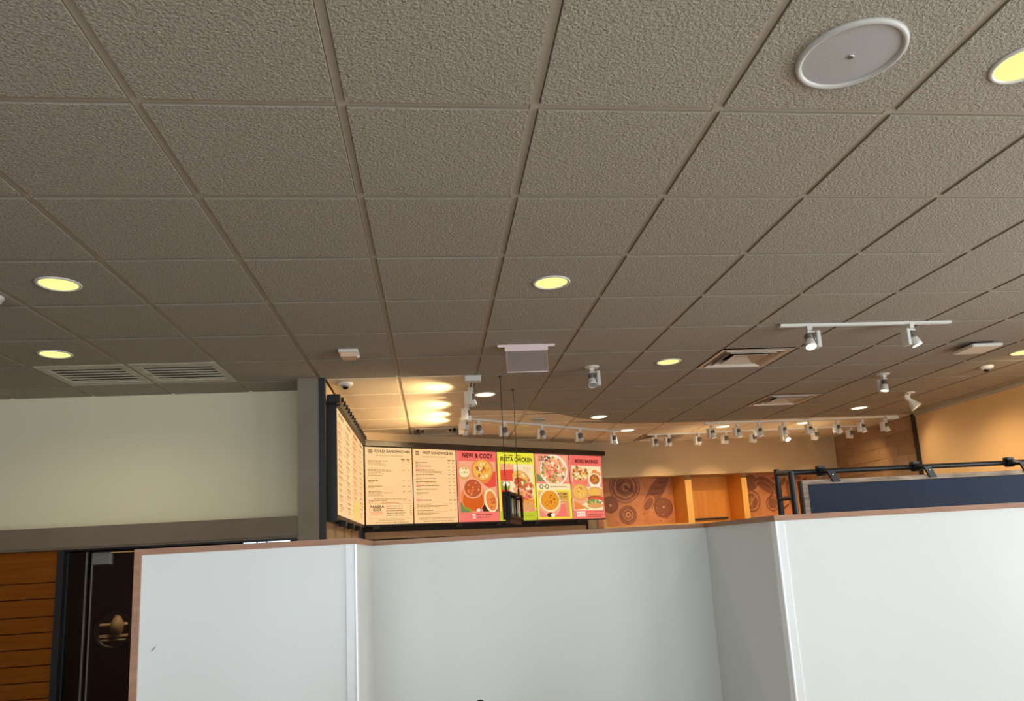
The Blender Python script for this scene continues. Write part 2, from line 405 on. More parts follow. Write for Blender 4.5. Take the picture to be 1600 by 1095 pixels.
one('pane', lambda b: b.box(-1.78, -1.662, 3.655, 3.665, FZ, 1.66, DPANE), w8)
tc = tag(empty('transom_glint', (-.39, 3.65, 1.645)), 'chrome strip imitating reflections in the transom glass under the grey beam', 'glass reflection')  # chrome pieces standing in for bright reflections in the transom glass
for a, c in ((-.56, -.46), (-.455, -.39), (-.385, -.215)):
    one('glint_segment', lambda b: b.bbox(a, c, 3.63, 3.66, 1.65, 1.672, CHROME, .003), tc, loc=(.39, -3.65, -1.645))
# dark inner door with a round window, behind the glass
d2 = struct(empty('door_2', (-1.5, 3.9, FZ)))
d2['label'] = 'dark mahogany inner door with a round window'
def inner(b):
    cx, cz, r = -1.553, 1.08, .135; x0, x1, z0, z1 = -1.95, -.25, FZ, 1.68; n = 64
    P, Q = [], []
    for i in range(n):
        a = 2 * PI * i / n; c, s = math.cos(a), math.sin(a)
        P.append((cx + r * c, cz + r * s))
        t = min([(x1 - cx) / c if c > 1e-6 else 1e9, (x0 - cx) / c if c < -1e-6 else 1e9, (z1 - cz) / s if s > 1e-6 else 1e9, (z0 - cz) / s if s < -1e-6 else 1e9])
        Q.append((cx + t * c, cz + t * s))
    vs = [(x, y, z) for y in (3.9, 3.94) for (x, z) in P + Q]
    fs = []
    for i in range(n):
        j = (i + 1) % n
        fs += [(i, j, n + j, n + i), (2 * n + i, 3 * n + i, 3 * n + j, 2 * n + j), (i, 2 * n + i, 2 * n + j, j)]
    b.add(vs, fs, MAHOG)
    b.box(-1.95, -.25, 3.905, 3.935, 1.6, 1.684, MAHOG); b.box(x0, x0 + .2, 3.905, 3.935, FZ, .2, MAHOG); b.box(x1 - .3, x1, 3.905, 3.935, FZ, 1.68, MAHOG)
dl2 = dict(loc=(1.5, -3.9, -FZ))
one('door_leaf', inner, d2, **dl2)
MX = Matrix.Translation((-1.553, 3.9, 1.08)) @ Matrix.Rotation(PI / 2, 4, 'X')
ring = one('window_ring', lambda b: b.lathe([(.118, -.03), (.142, -.03), (.142, .014), (.118, .014), (.118, -.03)], BLACK, MX, 40, False), d2, **dl2); ring['label'] = 'black ring around the round window'
one('round_pane', lambda b: b.lathe([(.119, 0), (.119, .004)], PANE, MX, 40), d2, **dl2)
# what shows through the round window
struct(one('wall_inner', lambda b: (b.box(-2.1, -.2, 4.7, 4.8, FZ, 1.68, MAHOG), b.box(-2.1, -2.0, 4.05, 4.7, FZ, 1.68, MAHOG), b.box(-2.1, -.2, 4.16, 4.8, 1.686, 1.72, MAHOG))))
rk = tag(empty('wooden_rack', (-1.65, 4.3, FZ)), 'light wooden rack seen through the round window of the dark door', 'rack')
TANW = mat('tan_wood', (232, 204, 160), 0.6)
for z0, z1, y in ((.985, .998, 4.15), (1.012, 1.03, 4.15), (1.10, 1.115, 4.18), (FZ, FZ + .02, 4.15)):
    one('rail', lambda b: b.box(-1.80, -1.45, y, y + .03, z0, z1, TANW), rk, loc=(1.65, -4.3, -FZ))
for x in (-1.83, -1.45): one('post', lambda b: b.box(x, x + .03, 4.14, 4.21, FZ, 1.3, TANW), rk, loc=(1.65, -4.3, -FZ))
jg = tag(one('jug', lambda b: b.lathe([(.03, 0), (.045, .03), (.05, .08), (.03, .12), (.022, .14), (.03, .155)], mat('jug_tan', (160, 134, 92), 0.5), None, 20), loc=(-1.63, 4.165, 1.03)), 'tan jug on the rack seen through the round door window', 'jug')
light('inner_room_lamp', 'POINT', (-1.5, 4.02, 1.45), 9.0, (1, .88, .68), shadow_soft_size=.04)

# ------------------------------------------------------------------ white partition (half wall)
PX = [(.043, .081), (.627, .081), (.627, .684), (1.90, .684), (1.90, .081), (5.0, .081)]
PZ = 1.555
def poly_wall(y_off=.12):
    t = y_off
    return PX + [(5.0, .081 + t), (1.90 + t, .081 + t), (1.90 + t, .684 + t), (.627 - t, .684 + t), (.627 - t, .081 + t), (.043, .081 + t)]
wf = struct(one('wall_front', lambda b: b.prism(poly_wall(), FZ, PZ, PART)))
def outl(o, t):     # outline grown towards the viewer by o
    f = [(.043 - .004, .081 - o), (.627 + o, .081 - o), (.627 + o, .684 - o), (1.90 - o, .684 - o), (1.90 - o, .081 - o), (5.0, .081 - o)]
    return f + [(5.0, .081 + t), (1.90 + t, .081 + t), (1.90 + t, .684 + t), (.627 - t, .684 + t), (.627 - t, .081 + t), (.039, .081 + t)]
c_ = one('cap_rail', lambda b: b.prism(outl(.004, .13), PZ, PZ + .017, CAP), wf); c_['label'] = 'brown wooden cap along the top of the partition'
c_ = one('end_strip', lambda b: b.box(.025, .043, .075, .205, FZ, PZ + .017, CAP), wf); c_['label'] = 'vertical wooden strip closing the left end'
for cx, sx in ((.627, -1), (1.90, 1)):
    def bead(b):
        x0, x1 = sorted((cx - sx * .003, cx + sx * .026)); b.box(x0, x1, .077, .0805, FZ, PZ - .001, BEADF)
        x0, x1 = sorted((cx - sx * .003, cx)); b.box(x0, x1, .077, .11, FZ, PZ - .001, BEAD)
        b.tube((cx - sx * .0005, .0785, FZ), (cx - sx * .0005, .0785, PZ - .001), .004, BEAD, 8)
        b.tube((cx + sx * .026, .080, FZ), (cx + sx * .026, .080, PZ - .001), .0022, BEAD, 6)
    o = one('corner_bead', bead, wf); o['label'] = 'glossy white corner trim'
one('scuff_mark', lambda b: b.prism([(.076, 1.295), (.083, 1.299), (.090, 1.309), (.086, 1.306), (.079, 1.300)], 0, .0006, GREYM, Matrix.Translation((0, .0805, 0)) @ Matrix.Rotation(PI / 2, 4, 'X')), wf)

# ------------------------------------------------------------------ downlights
def downlight(loc, label, lens=LENS, r=.098, energy=16.0, warm=(1, .90, .68)):
    t = tag(empty('recessed_downlight', loc), label, 'ceiling light', 'recessed downlights in the ceiling')
    if 'dl' + lens.name not in full:
        a = one('trim_ring', lambda b: b.lathe([(.084, .012), (.086, -.003), (.092, -.007), (.100, -.004), (.1015, .0), (.084, .012)], WHITE, None, 36, False), t)
        c = one('lens', lambda b: b.lathe([(.085, -.001), (.078, -.004), (.0, -.0045)], lens, None, 36, False), t); c['label'] = 'glowing round lens'
        full['dl' + lens.name] = (a, c)
    else:
        for q in full['dl' + lens.name]: copy_obj(q, t)
    light('downlight_lamp', 'SPOT', (loc[0], loc[1], loc[2] - .02), energy, warm, (loc[0], loc[1], 0), spot_size=R_(165), spot_blend=.6, shadow_soft_size=.07)
for x, y, l, le in [
    (-.92, 1.51, 'larger of two yellow downlights near the left edge', LENS),
    (-1.52, 2.75, 'smaller yellow downlight near the left edge above the beige wall', LENS),
    (1.52, 1.58, 'yellow downlight in the tile above the exit sign', LENS),
    (2.74, 3.38, 'yellow downlight just left of the nearest square air diffuser', LENS),
    (5.82, 3.38, 'yellow downlight at the right edge beside the dome camera', LENS),
    (2.72, -.27, 'white-rimmed downlight at the upper right edge right of the big speaker', LENS),
    (1.35, 4.41, 'white-glowing downlight right of the short track of spotlights', LENSW),
    (2.71, 5.80, 'downlight above the menu boards at the edge of the white kitchen ceiling', LENSW),
    (3.31, 6.86, 'downlight just past the right end of the angled spotlight track', LENSW),
    (5.81, 5.82, 'downlight near the right wall above the far spotlight row', LENSW),
    (4.56, 6.84, 'downlight behind the first spotlights of the upper far row', LENSW),
    (5.64, 6.81, 'downlight behind the fifth spotlight of the upper far row', LENSW)]:
    downlight((x, y, H), l, le, energy=(27.0 if x < 0 else 14.0) if le is LENS else 30.0)

# ------------------------------------------------------------------ ceiling speakers
def speaker(loc, r, label, simple=False):
    t = tag(empty('ceiling_speaker', loc), label, 'speaker', 'round ceiling speakers')
    a = one('rim', lambda b: b.lathe([(r * .86, .01), (r * .87, -.006), (r * .93, -.012), (r * .985, -.008), (r, 0), (r * .86, .01)], OFFW, None, 64, False), t)
    g = one('grille', lambda b: b.lathe([(r * .865, -.004), (r * .5, -.0055), (0, -.006)], SPKM, None, 64, False), t)
    l = one('centre_badge', lambda b: b.lathe([(.0095, -.0055), (.0095, -.009), (.006, -.010), (0, -.010)], CHROME, None, 20, False), t)
    for q in (a,): q['label'] = 'smooth pale rim'
speaker((2.13, -.29, H), .158, 'large round grey ceiling speaker at upper right')
speaker((2.03, 5.83, H), .085, 'small round ceiling speaker above the angled spotlight track')

# ------------------------------------------------------------------ air diffusers
def diffuser(gx, gy, label, m=VENTM):
    t = tag(empty('air_diffuser', ((gx + .5) * G, (gy + .5) * G, H)), label, 'air vent', 'square four-way air diffusers')
    h = G / 2 - .016
    def frame_sq(b, a0, z0, a1, z1, m):   # square ring from half-size a0 at z0 to a1 at z1
        vs = []
        for a, z in ((a0, z0), (a1, z1), (a1, z1 + .004), (a0, z0 + .004)):
            vs += [(-a, -a, z), (a, -a, z), (a, a, z), (-a, a, z)]
        fs = [(k * 4 + i, k * 4 + (i + 1) % 4, ((k + 1) % 4) * 4 + (i + 1) % 4, ((k + 1) % 4) * 4 + i) for k in range(4) for i in range(4)]
        b.add(vs, fs, m)
    one('duct_box', lambda b: (b.box(-h, h, -h, h, .082, .086, DUCT), frame_sq(b, h, .0, h, .082, DUCT)), t)
    one('outer_frame', lambda b: frame_sq(b, h, -.002, h - .04, .002, m), t)
    for k, (a0, a1) in enumerate(((.240, .226), (.190, .174))):
        one('louvre_ring', lambda b: frame_sq(b, a1, .034, a0, -.006, m), t)
    one('centre_cone', lambda b: (frame_sq(b, .05, .030, .140, -.008, m), b.box(-.05, .05, -.05, .05, .028, .032, m)), t)
diffuser(5, 5, 'square air diffuser left of the long white two-lamp track')
diffuser(7, 8, 'square air diffuser behind and right of the nearest one')
diffuser(1, 10, 'square air diffuser above the cold and hot sandwich boards')
diffuser(6, 12, 'square air diffuser partly behind the two leftmost far spotlights')
def slotvent(gx, gy, label):
    t = tag(empty('slot_vent', ((gx + .5) * G, (gy + .5) * G, H)), label, 'air vent')
    h = G / 2 - .016
    one('face_plate', lambda b: (b.box(-h, h, -h, -h + .07, 0, .012, VENTG), b.box(-h, h, h - .09, h, 0, .012, VENTG), b.box(-h, -h + .05, -h + .07, h - .09, 0, .012, VENTG), b.box(h - .05, h, -h + .07, h - .09, 0, .012, VENTG)), t)
    one('backing', lambda b: b.box(-h + .05, h - .05, -h + .07, h - .09, .012, .018, mat('vent_backing', (150, 138, 122), .8)), t)
    for k in range(6):
        y = -h + .10 + k * .072
        one('louvre', lambda b: b.box(-.24, .24, -.032, .032, -.002, .002, VENTG, Matrix.Translation((0, y, .006)) @ Matrix.Rotation(R_(9), 4, 'X')), t)
slotvent(-3, 5, 'left one of two dusty grey ceiling vents above the beige wall')
slotvent(-2, 5, 'right one of two dusty grey ceiling vents above the beige wall')

# ------------------------------------------------------------------ spotlights on tracks
bar_cache = {}
def spotlight(name, loc, label, group, rz=0.0, side=-1, tilt=20, lens=SPOTD, canopy=False, spin=0.0, drop=0.0):
    """hangs from the ceiling at loc; slab housing on one side, barrel on the other"""
    t = tag(empty(name, loc, rz), label, 'spotlight', group)
    key = ('h', side, canopy, drop)
    z = -drop
    if key not in bar_cache:
        parts = []
        if canopy: parts.append(one('canopy', lambda b: b.lathe([(.0, -.014), (.05, -.012), (.058, -.006), (.06, 0), (0, 0)], WHITE, None, 28, False), t))
        parts.append(one('adapter', lambda b: (b.box(-.017, .017, -.017, .017, z - .034, z - .0, WHITE), b.box(-.010, .010, -.010, .010, z - .042, z - .034, WHITE)), t))
        def hs(b):
            s = side
            x0, x1 = sorted((s * .036, s * .062)); b.bbox(x0, x1, -.032, .032, z - .158, z - .042, WHITE, .003)
            x0, x1 = sorted((s * .040, -s * .022)); b.bbox(x0, x1, -.020, .020, z - .053, z - .041, WHITE, .002)
            x0, x1 = sorted((s * .028, s * .037)); b.box(x0, x1, -.008, .008, z - .103, z - .087, WHITE)
        parts.append(one('housing', hs, t))
        bar_cache[key] = parts
    else:
        for q in bar_cache[key]: copy_obj(q, t)
    key = ('b', tilt, spin, lens.name, drop)
    if key not in bar_cache:
        M = Matrix.Translation((-side * .006, 0, z - .095)) @ Matrix.Rotation(R_(spin), 4, 'Z') @ Matrix.Rotation(R_(tilt), 4, 'X')
        bar = one('lamp_barrel', lambda b: b.lathe([(.0, -.006), (.027, -.006), (.029, -.02), (.032, -.04), (.037, -.068), (.035, -.068), (.028, -.03), (0, -.03)], WHITE, M, 22, False), t)
        fins = one('heat_sink', lambda b: [b.lathe([(.020, .032 - k * .009), (.029, .031 - k * .009), (.029, .026 - k * .009), (.020, .025 - k * .009)], GREYM, M, 18) for k in range(4)], bar)
        fins['label'] = 'grey ribbed heat sink'
        ln = one('lens', lambda b: b.lathe([(.0345, -.062), (.02, -.066), (0, -.067)], lens, M, 22, False), bar)
        bar_cache[key] = [bar]
    else:
        for q in bar_cache[key]: copy_tree(q, t)
    return t
def track(name, p, q, label, feed=None, w=.017):
    p = Vector(p); q = Vector(q); t = tag(empty(name, p), label, 'track', None)
    t.rotation_euler = (0, 0, math.atan2(q.y - p.y, q.x - p.x)); L = (q - p).length
    def rl(b):
        b.box(0, L, -w, -w * .45, -.018, 0, WHITE); b.box(0, L, w * .45, w, -.018, 0, WHITE); b.box(0, L, -w * .45, w * .45, -.006, 0, GREYM)
        b.box(-.004, 0, -w, w, -.019, 0, WHITE); b.box(L, L + .004, -w, w, -.019, 0, WHITE)
    one('rail', rl, t)
    if feed: one('feed_box', lambda b: b.bbox(feed[0], feed[1], -.065, .065, -.048, 0, WHITE, .004), t)
    return t
warm = (1.0, .66, .34)
# near two-lamp track
track('light_track', (3.22, 2.44, H), (4.46, 2.44, H), 'long white two-lamp track on the right side of the ceiling', w=.014)
spotlight('track_spotlight', (3.42, 2.44, H - .012), 'brightly lit spotlight at the left of the two-lamp track', 'spotlights on the two-lamp track', R_(-6), 1, -24, SPOTL, spin=-10)
spotlight('track_spotlight', (4.16, 2.44, H - .012), 'lit spotlight at the right of the two-lamp track', 'spotlights on the two-lamp track', R_(8), -1, -18, SPOTL, spin=50)
# short track above the left menu boards
track('light_track', (1.2, 3.66, H), (1.2, 5.80, H), 'white track running away above the sandwich boards with a feed box', (-.02, .06))
for i, (y, sp) in enumerate(((4.05, 60), (4.80, 60), (5.30, 60), (5.66, 60))):
    spotlight('track_spotlight', (1.2, y, H - .012), ['nearest', 'second', 'third', 'farthest'][i] + ' spotlight of the short track running away from the feed box',
              'spotlights on the short track', R_(60), -1, 50, SPOTD, spin=-75)
    yl = (4.05, 4.5, 5.0, 5.5)[i]; light('spot_leak', 'SPOT', (1.13, yl, 2.838), 7.0, (1, .80, .46), (-0.2, yl - .02, 2.86), spot_size=R_(56), spot_blend=1.0, shadow_soft_size=.006)
    light('kitchen_fill', 'SPOT', (1.10, y, 2.74), 27.0, (1, .72, .38), (0.2, y + .1, 2.9), spot_size=R_(130), spot_blend=1.0, shadow_soft_size=.03)  # added fill spot that brightens the white kitchen ceiling
# angled track in front of the menu boards
track('light_track', (1.27, 5.62, H), (3.20, 6.90, H), 'long white track slanting in front of the picture menu boards')
T2 = [(1.36, 5.68), (1.66, 5.88), (2.12, 6.18), (2.63, 6.52), (3.13, 6.85)]
for i, (x, y) in enumerate(T2):
    spotlight('track_spotlight', (x, y, H - .012), ORD[i] + ' spotlight from the left on the slanting track', 'spotlights on the slanting track', R_(8), -1, 62 if i < 4 else 35, SPOTD, spin=-25)
    light('spot_beam', 'SPOT', (x + .03, y + .06, 2.78), 4.0, warm, (x - .55, y + 1.2, 2.55), spot_size=R_(50), spot_blend=.7, shadow_soft_size=.02)
for x, y in (T2[1], T2[2], T2[3]):
    light('spot_leak', 'SPOT', (x - .03, y + .07, 2.86), 1.1, (1, .72, .36), (x - .8, y + .12, 2.888), spot_size=R_(48), spot_blend=.9, shadow_soft_size=.006)
# far rows
track('light_track', (3.70, 7.295, H), (6.62, 7.22, H), 'farthest white track close to the back wall')
F3 = [3.80, 3.98, 4.39, 4.76, 5.15, 5.59, 6.02, 6.52]
for i, x in enumerate(F3):
    spotlight('track_spotlight', (x, 7.29 - (x - 3.8) * .022, H - .012), ORD[i] + ' spotlight from the left in the lower far row by the back wall', 'spotlights on the farthest track', R_(6), -1,
              -40 if i == 5 else 55, SPOTL if i == 5 else SPOTD, spin=-20 if i != 5 else 0)
for x in (3.98, 4.76, 5.6, 6.4):
    light('spot_beam', 'SPOT', (x, 7.36, 2.77), 22.0, (1, .70, .38), (x + .1, 8.4, 1.7), spot_size=R_(64), spot_blend=.8, shadow_soft_size=.02)
track('light_track', (4.2, 6.505, H), (6.60, 6.525, H), 'white track of the upper far row ending in a box by the brick wall', (2.36, 2.52))
F4 = [4.28, 4.61, 4.89, 5.21, 5.55, 5.92, 6.25, 6.56]
for i, x in enumerate(F4):
    spotlight('track_spotlight', (x, 6.51, H - .012), ORD[i] + ' spotlight from the left in the upper far row', 'spotlights on the upper far track', R_(8), -1, -14 if i % 2 else -8, SPOTD, spin=60, drop=.02)
for x in (4.4, 5.2, 6.0):
    light('spot_beam', 'SPOT', (x, 6.6, 2.74), 7.0, (1, .70, .38), (x + .2, 8.4, 1.9), spot_size=R_(56), spot_blend=.8, shadow_soft_size=.02)
light('kitchen_fill', 'SPOT', (4.2, 6.9, 2.3), 9.0, (1, .70, .40), (4.6, 7.2, 2.9), spot_size=R_(160), spot_blend=1.0, shadow_soft_size=.05)  # this and the next: added fill, no fixture, brightening the far ceiling
light('kitchen_fill', 'SPOT', (5.8, 6.9, 2.3), 9.0, (1, .70, .40), (5.6, 7.2, 2.9), spot_size=R_(160), spot_blend=1.0, shadow_soft_size=.05)
light('spot_beam', 'SPOT', (6.25, 6.9, 2.74), 14.0, (1, .66, .34), (6.9, 7.4, 2.3), spot_size=R_(60), spot_blend=.9, shadow_soft_size=.02)
# single ceiling-mounted spotlights
spotlight('ceiling_spotlight', (2.14, 3.48, H), 'single round-canopy spotlight right of the exit sign', 'single canopy spotlights', R_(-12), 1, -22, SPOTG, True, 10)
spotlight('ceiling_spotlight', (4.99, 4.06, H), 'single lit spotlight pointing down near the second air diffuser', 'single canopy spotlights', R_(95), 1, 12, SPOTL, True, 0)
light('spot_beam', 'SPOT', (4.96, 4.06, 2.71), 60.0, (1, .76, .46), (6.9, 5.2, 1.2), spot_size=R_(76), spot_blend=.8, shadow_soft_size=.03)
fl = tag(empty('flood_spotlight', (5.88, 4.99, H)), 'white cone-shaped flood spotlight tilted toward the right wall', 'spotlight')
one('canopy', lambda b: b.lathe([(0, -.012), (.05, -.010), (.056, 0), (0, 0)], WHITE, None, 28, False), fl)
one('stem', lambda b: b.tube((0, 0, 0), (-.015, 0, -.05), .010, WHITE), fl)
MF = Matrix.Translation((-.045, -.01, -.055)) @ Matrix.Rotation(R_(-28), 4, 'Y') @ Matrix.Rotation(R_(-18), 4, 'X')
one('cone_shade', lambda b: b.lathe([(.0, .03), (.024, .03), (.026, .02), (.026, -.015), (.020, -.035), (.030, -.055), (.060, -.135), (.062, -.140), (.056, -.138), (.026, -.06), (0, -.055)], WHITE, MF, 28, False), fl)
one('lens', lambda b: b.lathe([(.052, -.13), (0, -.132)], SPOTD, MF, 24, False), fl)
light('spot_beam', 'SPOT', (5.985, 4.95, 2.695), 30.0, (1, .74, .42), (6.9, 4.9, 1.7), spot_size=R_(100), spot_blend=1.0, shadow_soft_size=.04)
fl_fill = copy_tree(fl, None, (5.88, 2.6, H)); fl_fill['label'] = 'added copy of the cone-shaped flood spotlight, unseen, brightening the right wall'  # unseen lamp, added to brighten the right wall
light('spot_beam', 'SPOT', (5.985, 2.6, 2.695), 85.0, (1, .78, .48), (6.9, 4.6, 2.1), spot_size=R_(120), spot_blend=1.0, shadow_soft_size=.05)  # fill beam of the added flood lamp out of view
light('spot_beam', 'SPOT', (6.55, 6.35, 2.70), 6.0, (1, .76, .46), (6.9, 5.7, 2.1), spot_size=R_(130), spot_blend=1.0, shadow_soft_size=.05)

# ------------------------------------------------------------------ small ceiling devices
def dome(loc, label, turn):
    t = tag(empty('dome_camera', loc, turn), label, 'camera', 'dome security cameras')
    a = one('base', lambda b: b.lathe([(0, 0), (.062, 0), (.062, -.010), (.052, -.022), (.030, -.030), (0, -.030)], WHITE, None, 32, False), t)
    c = one('dome_lens', lambda b: b.lathe([(.026, -.026), (.026, -.034), (.020, -.046), (.010, -.052), (0, -.053)], mat('black_gloss', (12, 12, 14), .1), None, 24, False), t); c['label'] = 'glossy black eyeball lens'
dome((.18, 3.80, H), 'small white dome camera at the top of the left menu boards', 0)
dome((5.87, 3.87, H), 'small white dome camera at far right below the flat white box', 0)
em = tag(empty('emergency_light', (.315, 2.85, H)), 'small white emergency box on the ceiling left of the exit sign', 'emergency light')
one('base_plate', lambda b: b.bbox(-.066, .066, -.07, .07, -.022, 0, WHITE, .004), em)
c_ = one('diffuser_box', lambda b: b.prism([(-.05, -.05), (.05, -.05), (.042, .05), (-.042, .05)], -.05, -.022, mat('peach_plastic', (226, 190, 158), .45)), em); c_['label'] = 'peach-tinted diffuser'
one('side_bracket', lambda b: (b.box(.05, .056, -.03, .03, -.045, -.022, WHITE), b.tube((.062, 0, -.03), (.062, 0, -.048), .009, WHITE)), em)
sp = tag(empty('sprinkler_head', (.325, 3.04, H)), 'tiny dark sprinkler head below the white emergency box', 'sprinkler')
one('escutcheon', lambda b: b.lathe([(0, -.002), (.012, -.002), (.014, 0), (0, 0)], TEE, None, 16, False), sp)
one('stem', lambda b: (b.tube((0, 0, 0), (0, 0, -.03), .004, GREYM), b.tube((-.008, 0, -.03), (0, 0, -.046), .002, GREYM), b.tube((.008, 0, -.03), (0, 0, -.046), .002, GREYM), b.tube((-.008, 0, -.03), (.008, 0, -.03), .002, GREYM)), sp)
one('deflector', lambda b: b.lathe([(0, -.046), (.011, -.046), (.011, -.048), (0, -.048)], GREYM, None, 12, False), sp)
sk = tag(empty('smoke_detector', (-1.31, 1.67, H)), 'small white round device cut by the left edge of the picture', 'detector')
one('base', lambda b: b.lathe([(0, 0), (.055, 0), (.055, -.012), (0, -.012)], WHITE, None, 28, False), sk)
one('cover', lambda b: b.lathe([(.048, -.012), (.046, -.03), (.03, -.04), (0, -.04)], OFFW, None, 28, False), sk)
wp = tag(empty('access_point', (5.17, 3.09, H), R_(-4)), 'flat white rectangular box on the ceiling at far right', 'wifi box')
one('mount_plate', lambda b: b.box(-.07, .07, -.09, .09, -.022, 0, mat('dark_mount', (50, 44, 40), .6)), wp)
one('cover', lambda b: b.bbox(-.125, .125, -.13, .13, -.048, -.022, WHITE, .008), wp)

# exit sign
ex = tag(empty('exit_sign', (1.53, 2.79, H)), 'clear edge-lit acrylic sign plate with pink edges hanging from a ceiling bar', 'sign')
one('mounting_bar', lambda b: b.bbox(-.20, .20, -.013, .013, -.012, 0, PINKW, .003), ex)
one('lamp_channel', lambda b: b.bbox(-.150, .150, -.014, .014, -.042, -.012, PINKW, .004), ex)
one('acrylic_plate', lambda b: b.box(-.140, .140, -.003, .003, -.192, -.042, ACRYL), ex)
one('lit_edge', lambda b: (b.box(-.144, -.140, -.004, .004, -.196, -.046, PINK), b.box(.140, .144, -.004, .004, -.196, -.046, PINK), b.box(-.140, .140, -.004, .004, -.196, -.192, PINKW)), ex)

# hanging black lantern box
HA = math.atan2(.53, .16)
hb = tag(empty('hanging_lantern', (1.425, 3.70, 1.74), HA), 'black box lantern hanging on two thin cables in front of the yellow menu board', 'hanging lamp')
LL = .555
def hframe(b):
    r = .008
    for y in (-.024, .024):
        for x in (0, LL): b.box(x - r, x + r, y - r, y + r, 0, .22, BLACK)
        for z in (.02, .205): b.box(0, LL, y - r, y + r, z - r, z + r, BLACK)
        for x in (LL * .5,): b.box(x - r * .7, x + r * .7, y - r * .7, y + r * .7, .02, .2, BLACK)
    for x in (0, LL):
        b.box(x - r, x + r, -.024, -.008, .03, .2, BLACK)
        for z in (.02, .19, .212): b.box(x - r, x + r, -.024, .024, z - r, z + r, BLACK)
one('frame', hframe, hb)
one('back_panel', lambda b: b.box(.01, LL - .01, .016, .02, .02, .2, CHAR), hb)
c_ = one('bottom_tray', lambda b: b.prism([(.03, -.02), (LL - .03, -.02), (LL - .03, .02), (.03, .02)], -.03, .012, mat('dark_brown_tray', (70, 46, 34), .5)), hb); c_['label'] = 'dark brown tray below the frame'
one('top_plate', lambda b: b.box(-.008, LL + .008, -.032, .032, .213, .220, BLACK), hb)
GLINT = mat('glint_pale', (190, 184, 160), .25, .3)  # pale tubes invented to imitate glints inside the lantern
for x in (.10, .22, .34, .46): one('glint_tube', lambda b: b.lathe([(.0, .03), (.013, .03), (.015, .06), (.015, .16), (.010, .18), (0, .18)], GLINT, Matrix.Translation((x, 0, 0)), 14, False), hb)
for k, x in enumerate((.0, LL)):
    one('cable', lambda b: b.tube((x, 0, .22), (x, 0, H - 1.74), .0032, BLACK, 6), hb)
    one('cable_grip', lambda b: b.lathe([(.006, .22), (.009, .235), (.009, .265), (.004, .285)], BLACK, Matrix.Translation((x, 0, 0)), 12), hb)
    one('ceiling_cup', lambda b: b.lathe([(.012, H - 1.74 - .012), (.014, H - 1.74)], BLACK, Matrix.Translation((x, 0, 0)), 12), hb)

# ------------------------------------------------------------------ menu screens
def emi(name, c, k=1.0): return mat('scr_' + name, c, .4, emit=k)
E_CREAM = mat('scr_cream', (244, 204, 148), .6, emit=1.08, vary=(2.2, .8, (244, 192, 132)), spec=.1)
INK = emi('ink', (70, 40, 24), .5); INKM = emi('ink_mid', (128, 82, 50), .7); INK2 = emi('ink_soft', (168, 112, 66), .75)
CORAL = emi('coral', (246, 122, 106)); REDD = emi('red', (232, 80, 58)); PEACH = emi('peach', (244, 168, 124)); TAN = emi('tan', (224, 158, 92))
YEL = emi('yellow', (238, 228, 66)); LIME = emi('lime', (192, 198, 44)); SOUP = emi('soup', (240, 182, 84)); ORG = emi('orange', (234, 134, 68))
BRN = emi('brown', (186, 90, 50)); DRK = emi('dark', (84, 50, 34), .7); LEAF = emi('leaf', (116, 136, 84)); PALE = emi('pale', (248, 224, 174)); WHT = emi('white', (252, 236, 214))
MAR = emi('maroon', (104, 34, 30), .7); GRN = emi('green', (150, 150, 52)); PNK = emi('pink', (238, 140, 120)); GOLD = emi('gold', (234, 150, 40))
class Pic:
    """flat print, x right, z up, layers step towards the viewer (-y)"""
    def __init__(s, w, h, z0): s.b = MB(); s.w = w; s.h = h; s.z0 = z0; s.k = 0; s.rnd = random.Random(7)
    def P(s, u, v): return (u * s.w, s.z0 + (1 - v) * s.h)
    def poly(s, pts, m, fx=None):
        s.k += 1; y = -.0028 - s.k * .00022
        s.b.add([(x, y, z) for x, z in pts], [tuple(range(len(pts)))], m)
    def rect(s, u0, v0, u1, v1, m):
        a = s.P(u0, v0); c = s.P(u1, v1); s.poly([(a[0], c[1]), (c[0], c[1]), (c[0], a[1]), (a[0], a[1])], m)
    def ell(s, u, v, ru, rv, m, rot=0, n=22, wob=0):
        """ru, rv both as fractions of the width"""
        cx, cz = s.P(u, v); pts = []
        for i in range(n):
            a = 2 * PI * i / n; k = 1 + wob * (s.rnd.random() - .5)
            x, z = ru * s.w * math.cos(a) * k, rv * s.w * math.sin(a) * k; c, q = math.cos(rot), math.sin(rot)
            pts.append((min(max(cx + x * c - z * q, .004), s.w - .004), min(max(cz + x * q + z * c, s.z0 + .004), s.z0 + s.h - .004)))
        s.poly(pts, m)
    def scatter(s, u, v, ru, rv, ms, n, r0, r1):
        s.k += 1; k0 = s.k
        for i in range(n):
            a = s.rnd.random() * 2 * PI; q = math.sqrt(s.rnd.random())
            s.k = k0 + (i % 6)
            s.ell(u + ru * q * math.cos(a), v + rv * q * math.sin(a) * s.w / s.h, s.rnd.uniform(r0, r1), s.rnd.uniform(r0, r1) * .7, ms[i % len(ms)], s.rnd.random() * 3, 8, .3)
        s.k = k0 + 7
    def line(s, u0, v, u1, t, m, gap=.012):
        """a row of word-like dashes"""
        s.k += 1; u = u0; k = s.k
        while u < u1:
            l = s.rnd.uniform(.02, .07); s.k = k - 1; s.rect(u, v, min(u + l, u1), v + t, m); u += l + gap
        s.k = k
    def ring(s, u, v, r0, r1, m, n=20):
        s.k += 1; cx, cz = s.P(u, v); y = -.0028 - s.k * .00022
        vs = [(cx + r * s.w * math.cos(2 * PI * i / n), y, cz + r * s.w * math.sin(2 * PI * i / n)) for r in (r0, r1) for i in range(n)]
        s.b.add(vs, [(i, (i + 1) % n, n + (i + 1) % n, n + i) for i in range(n)], m)
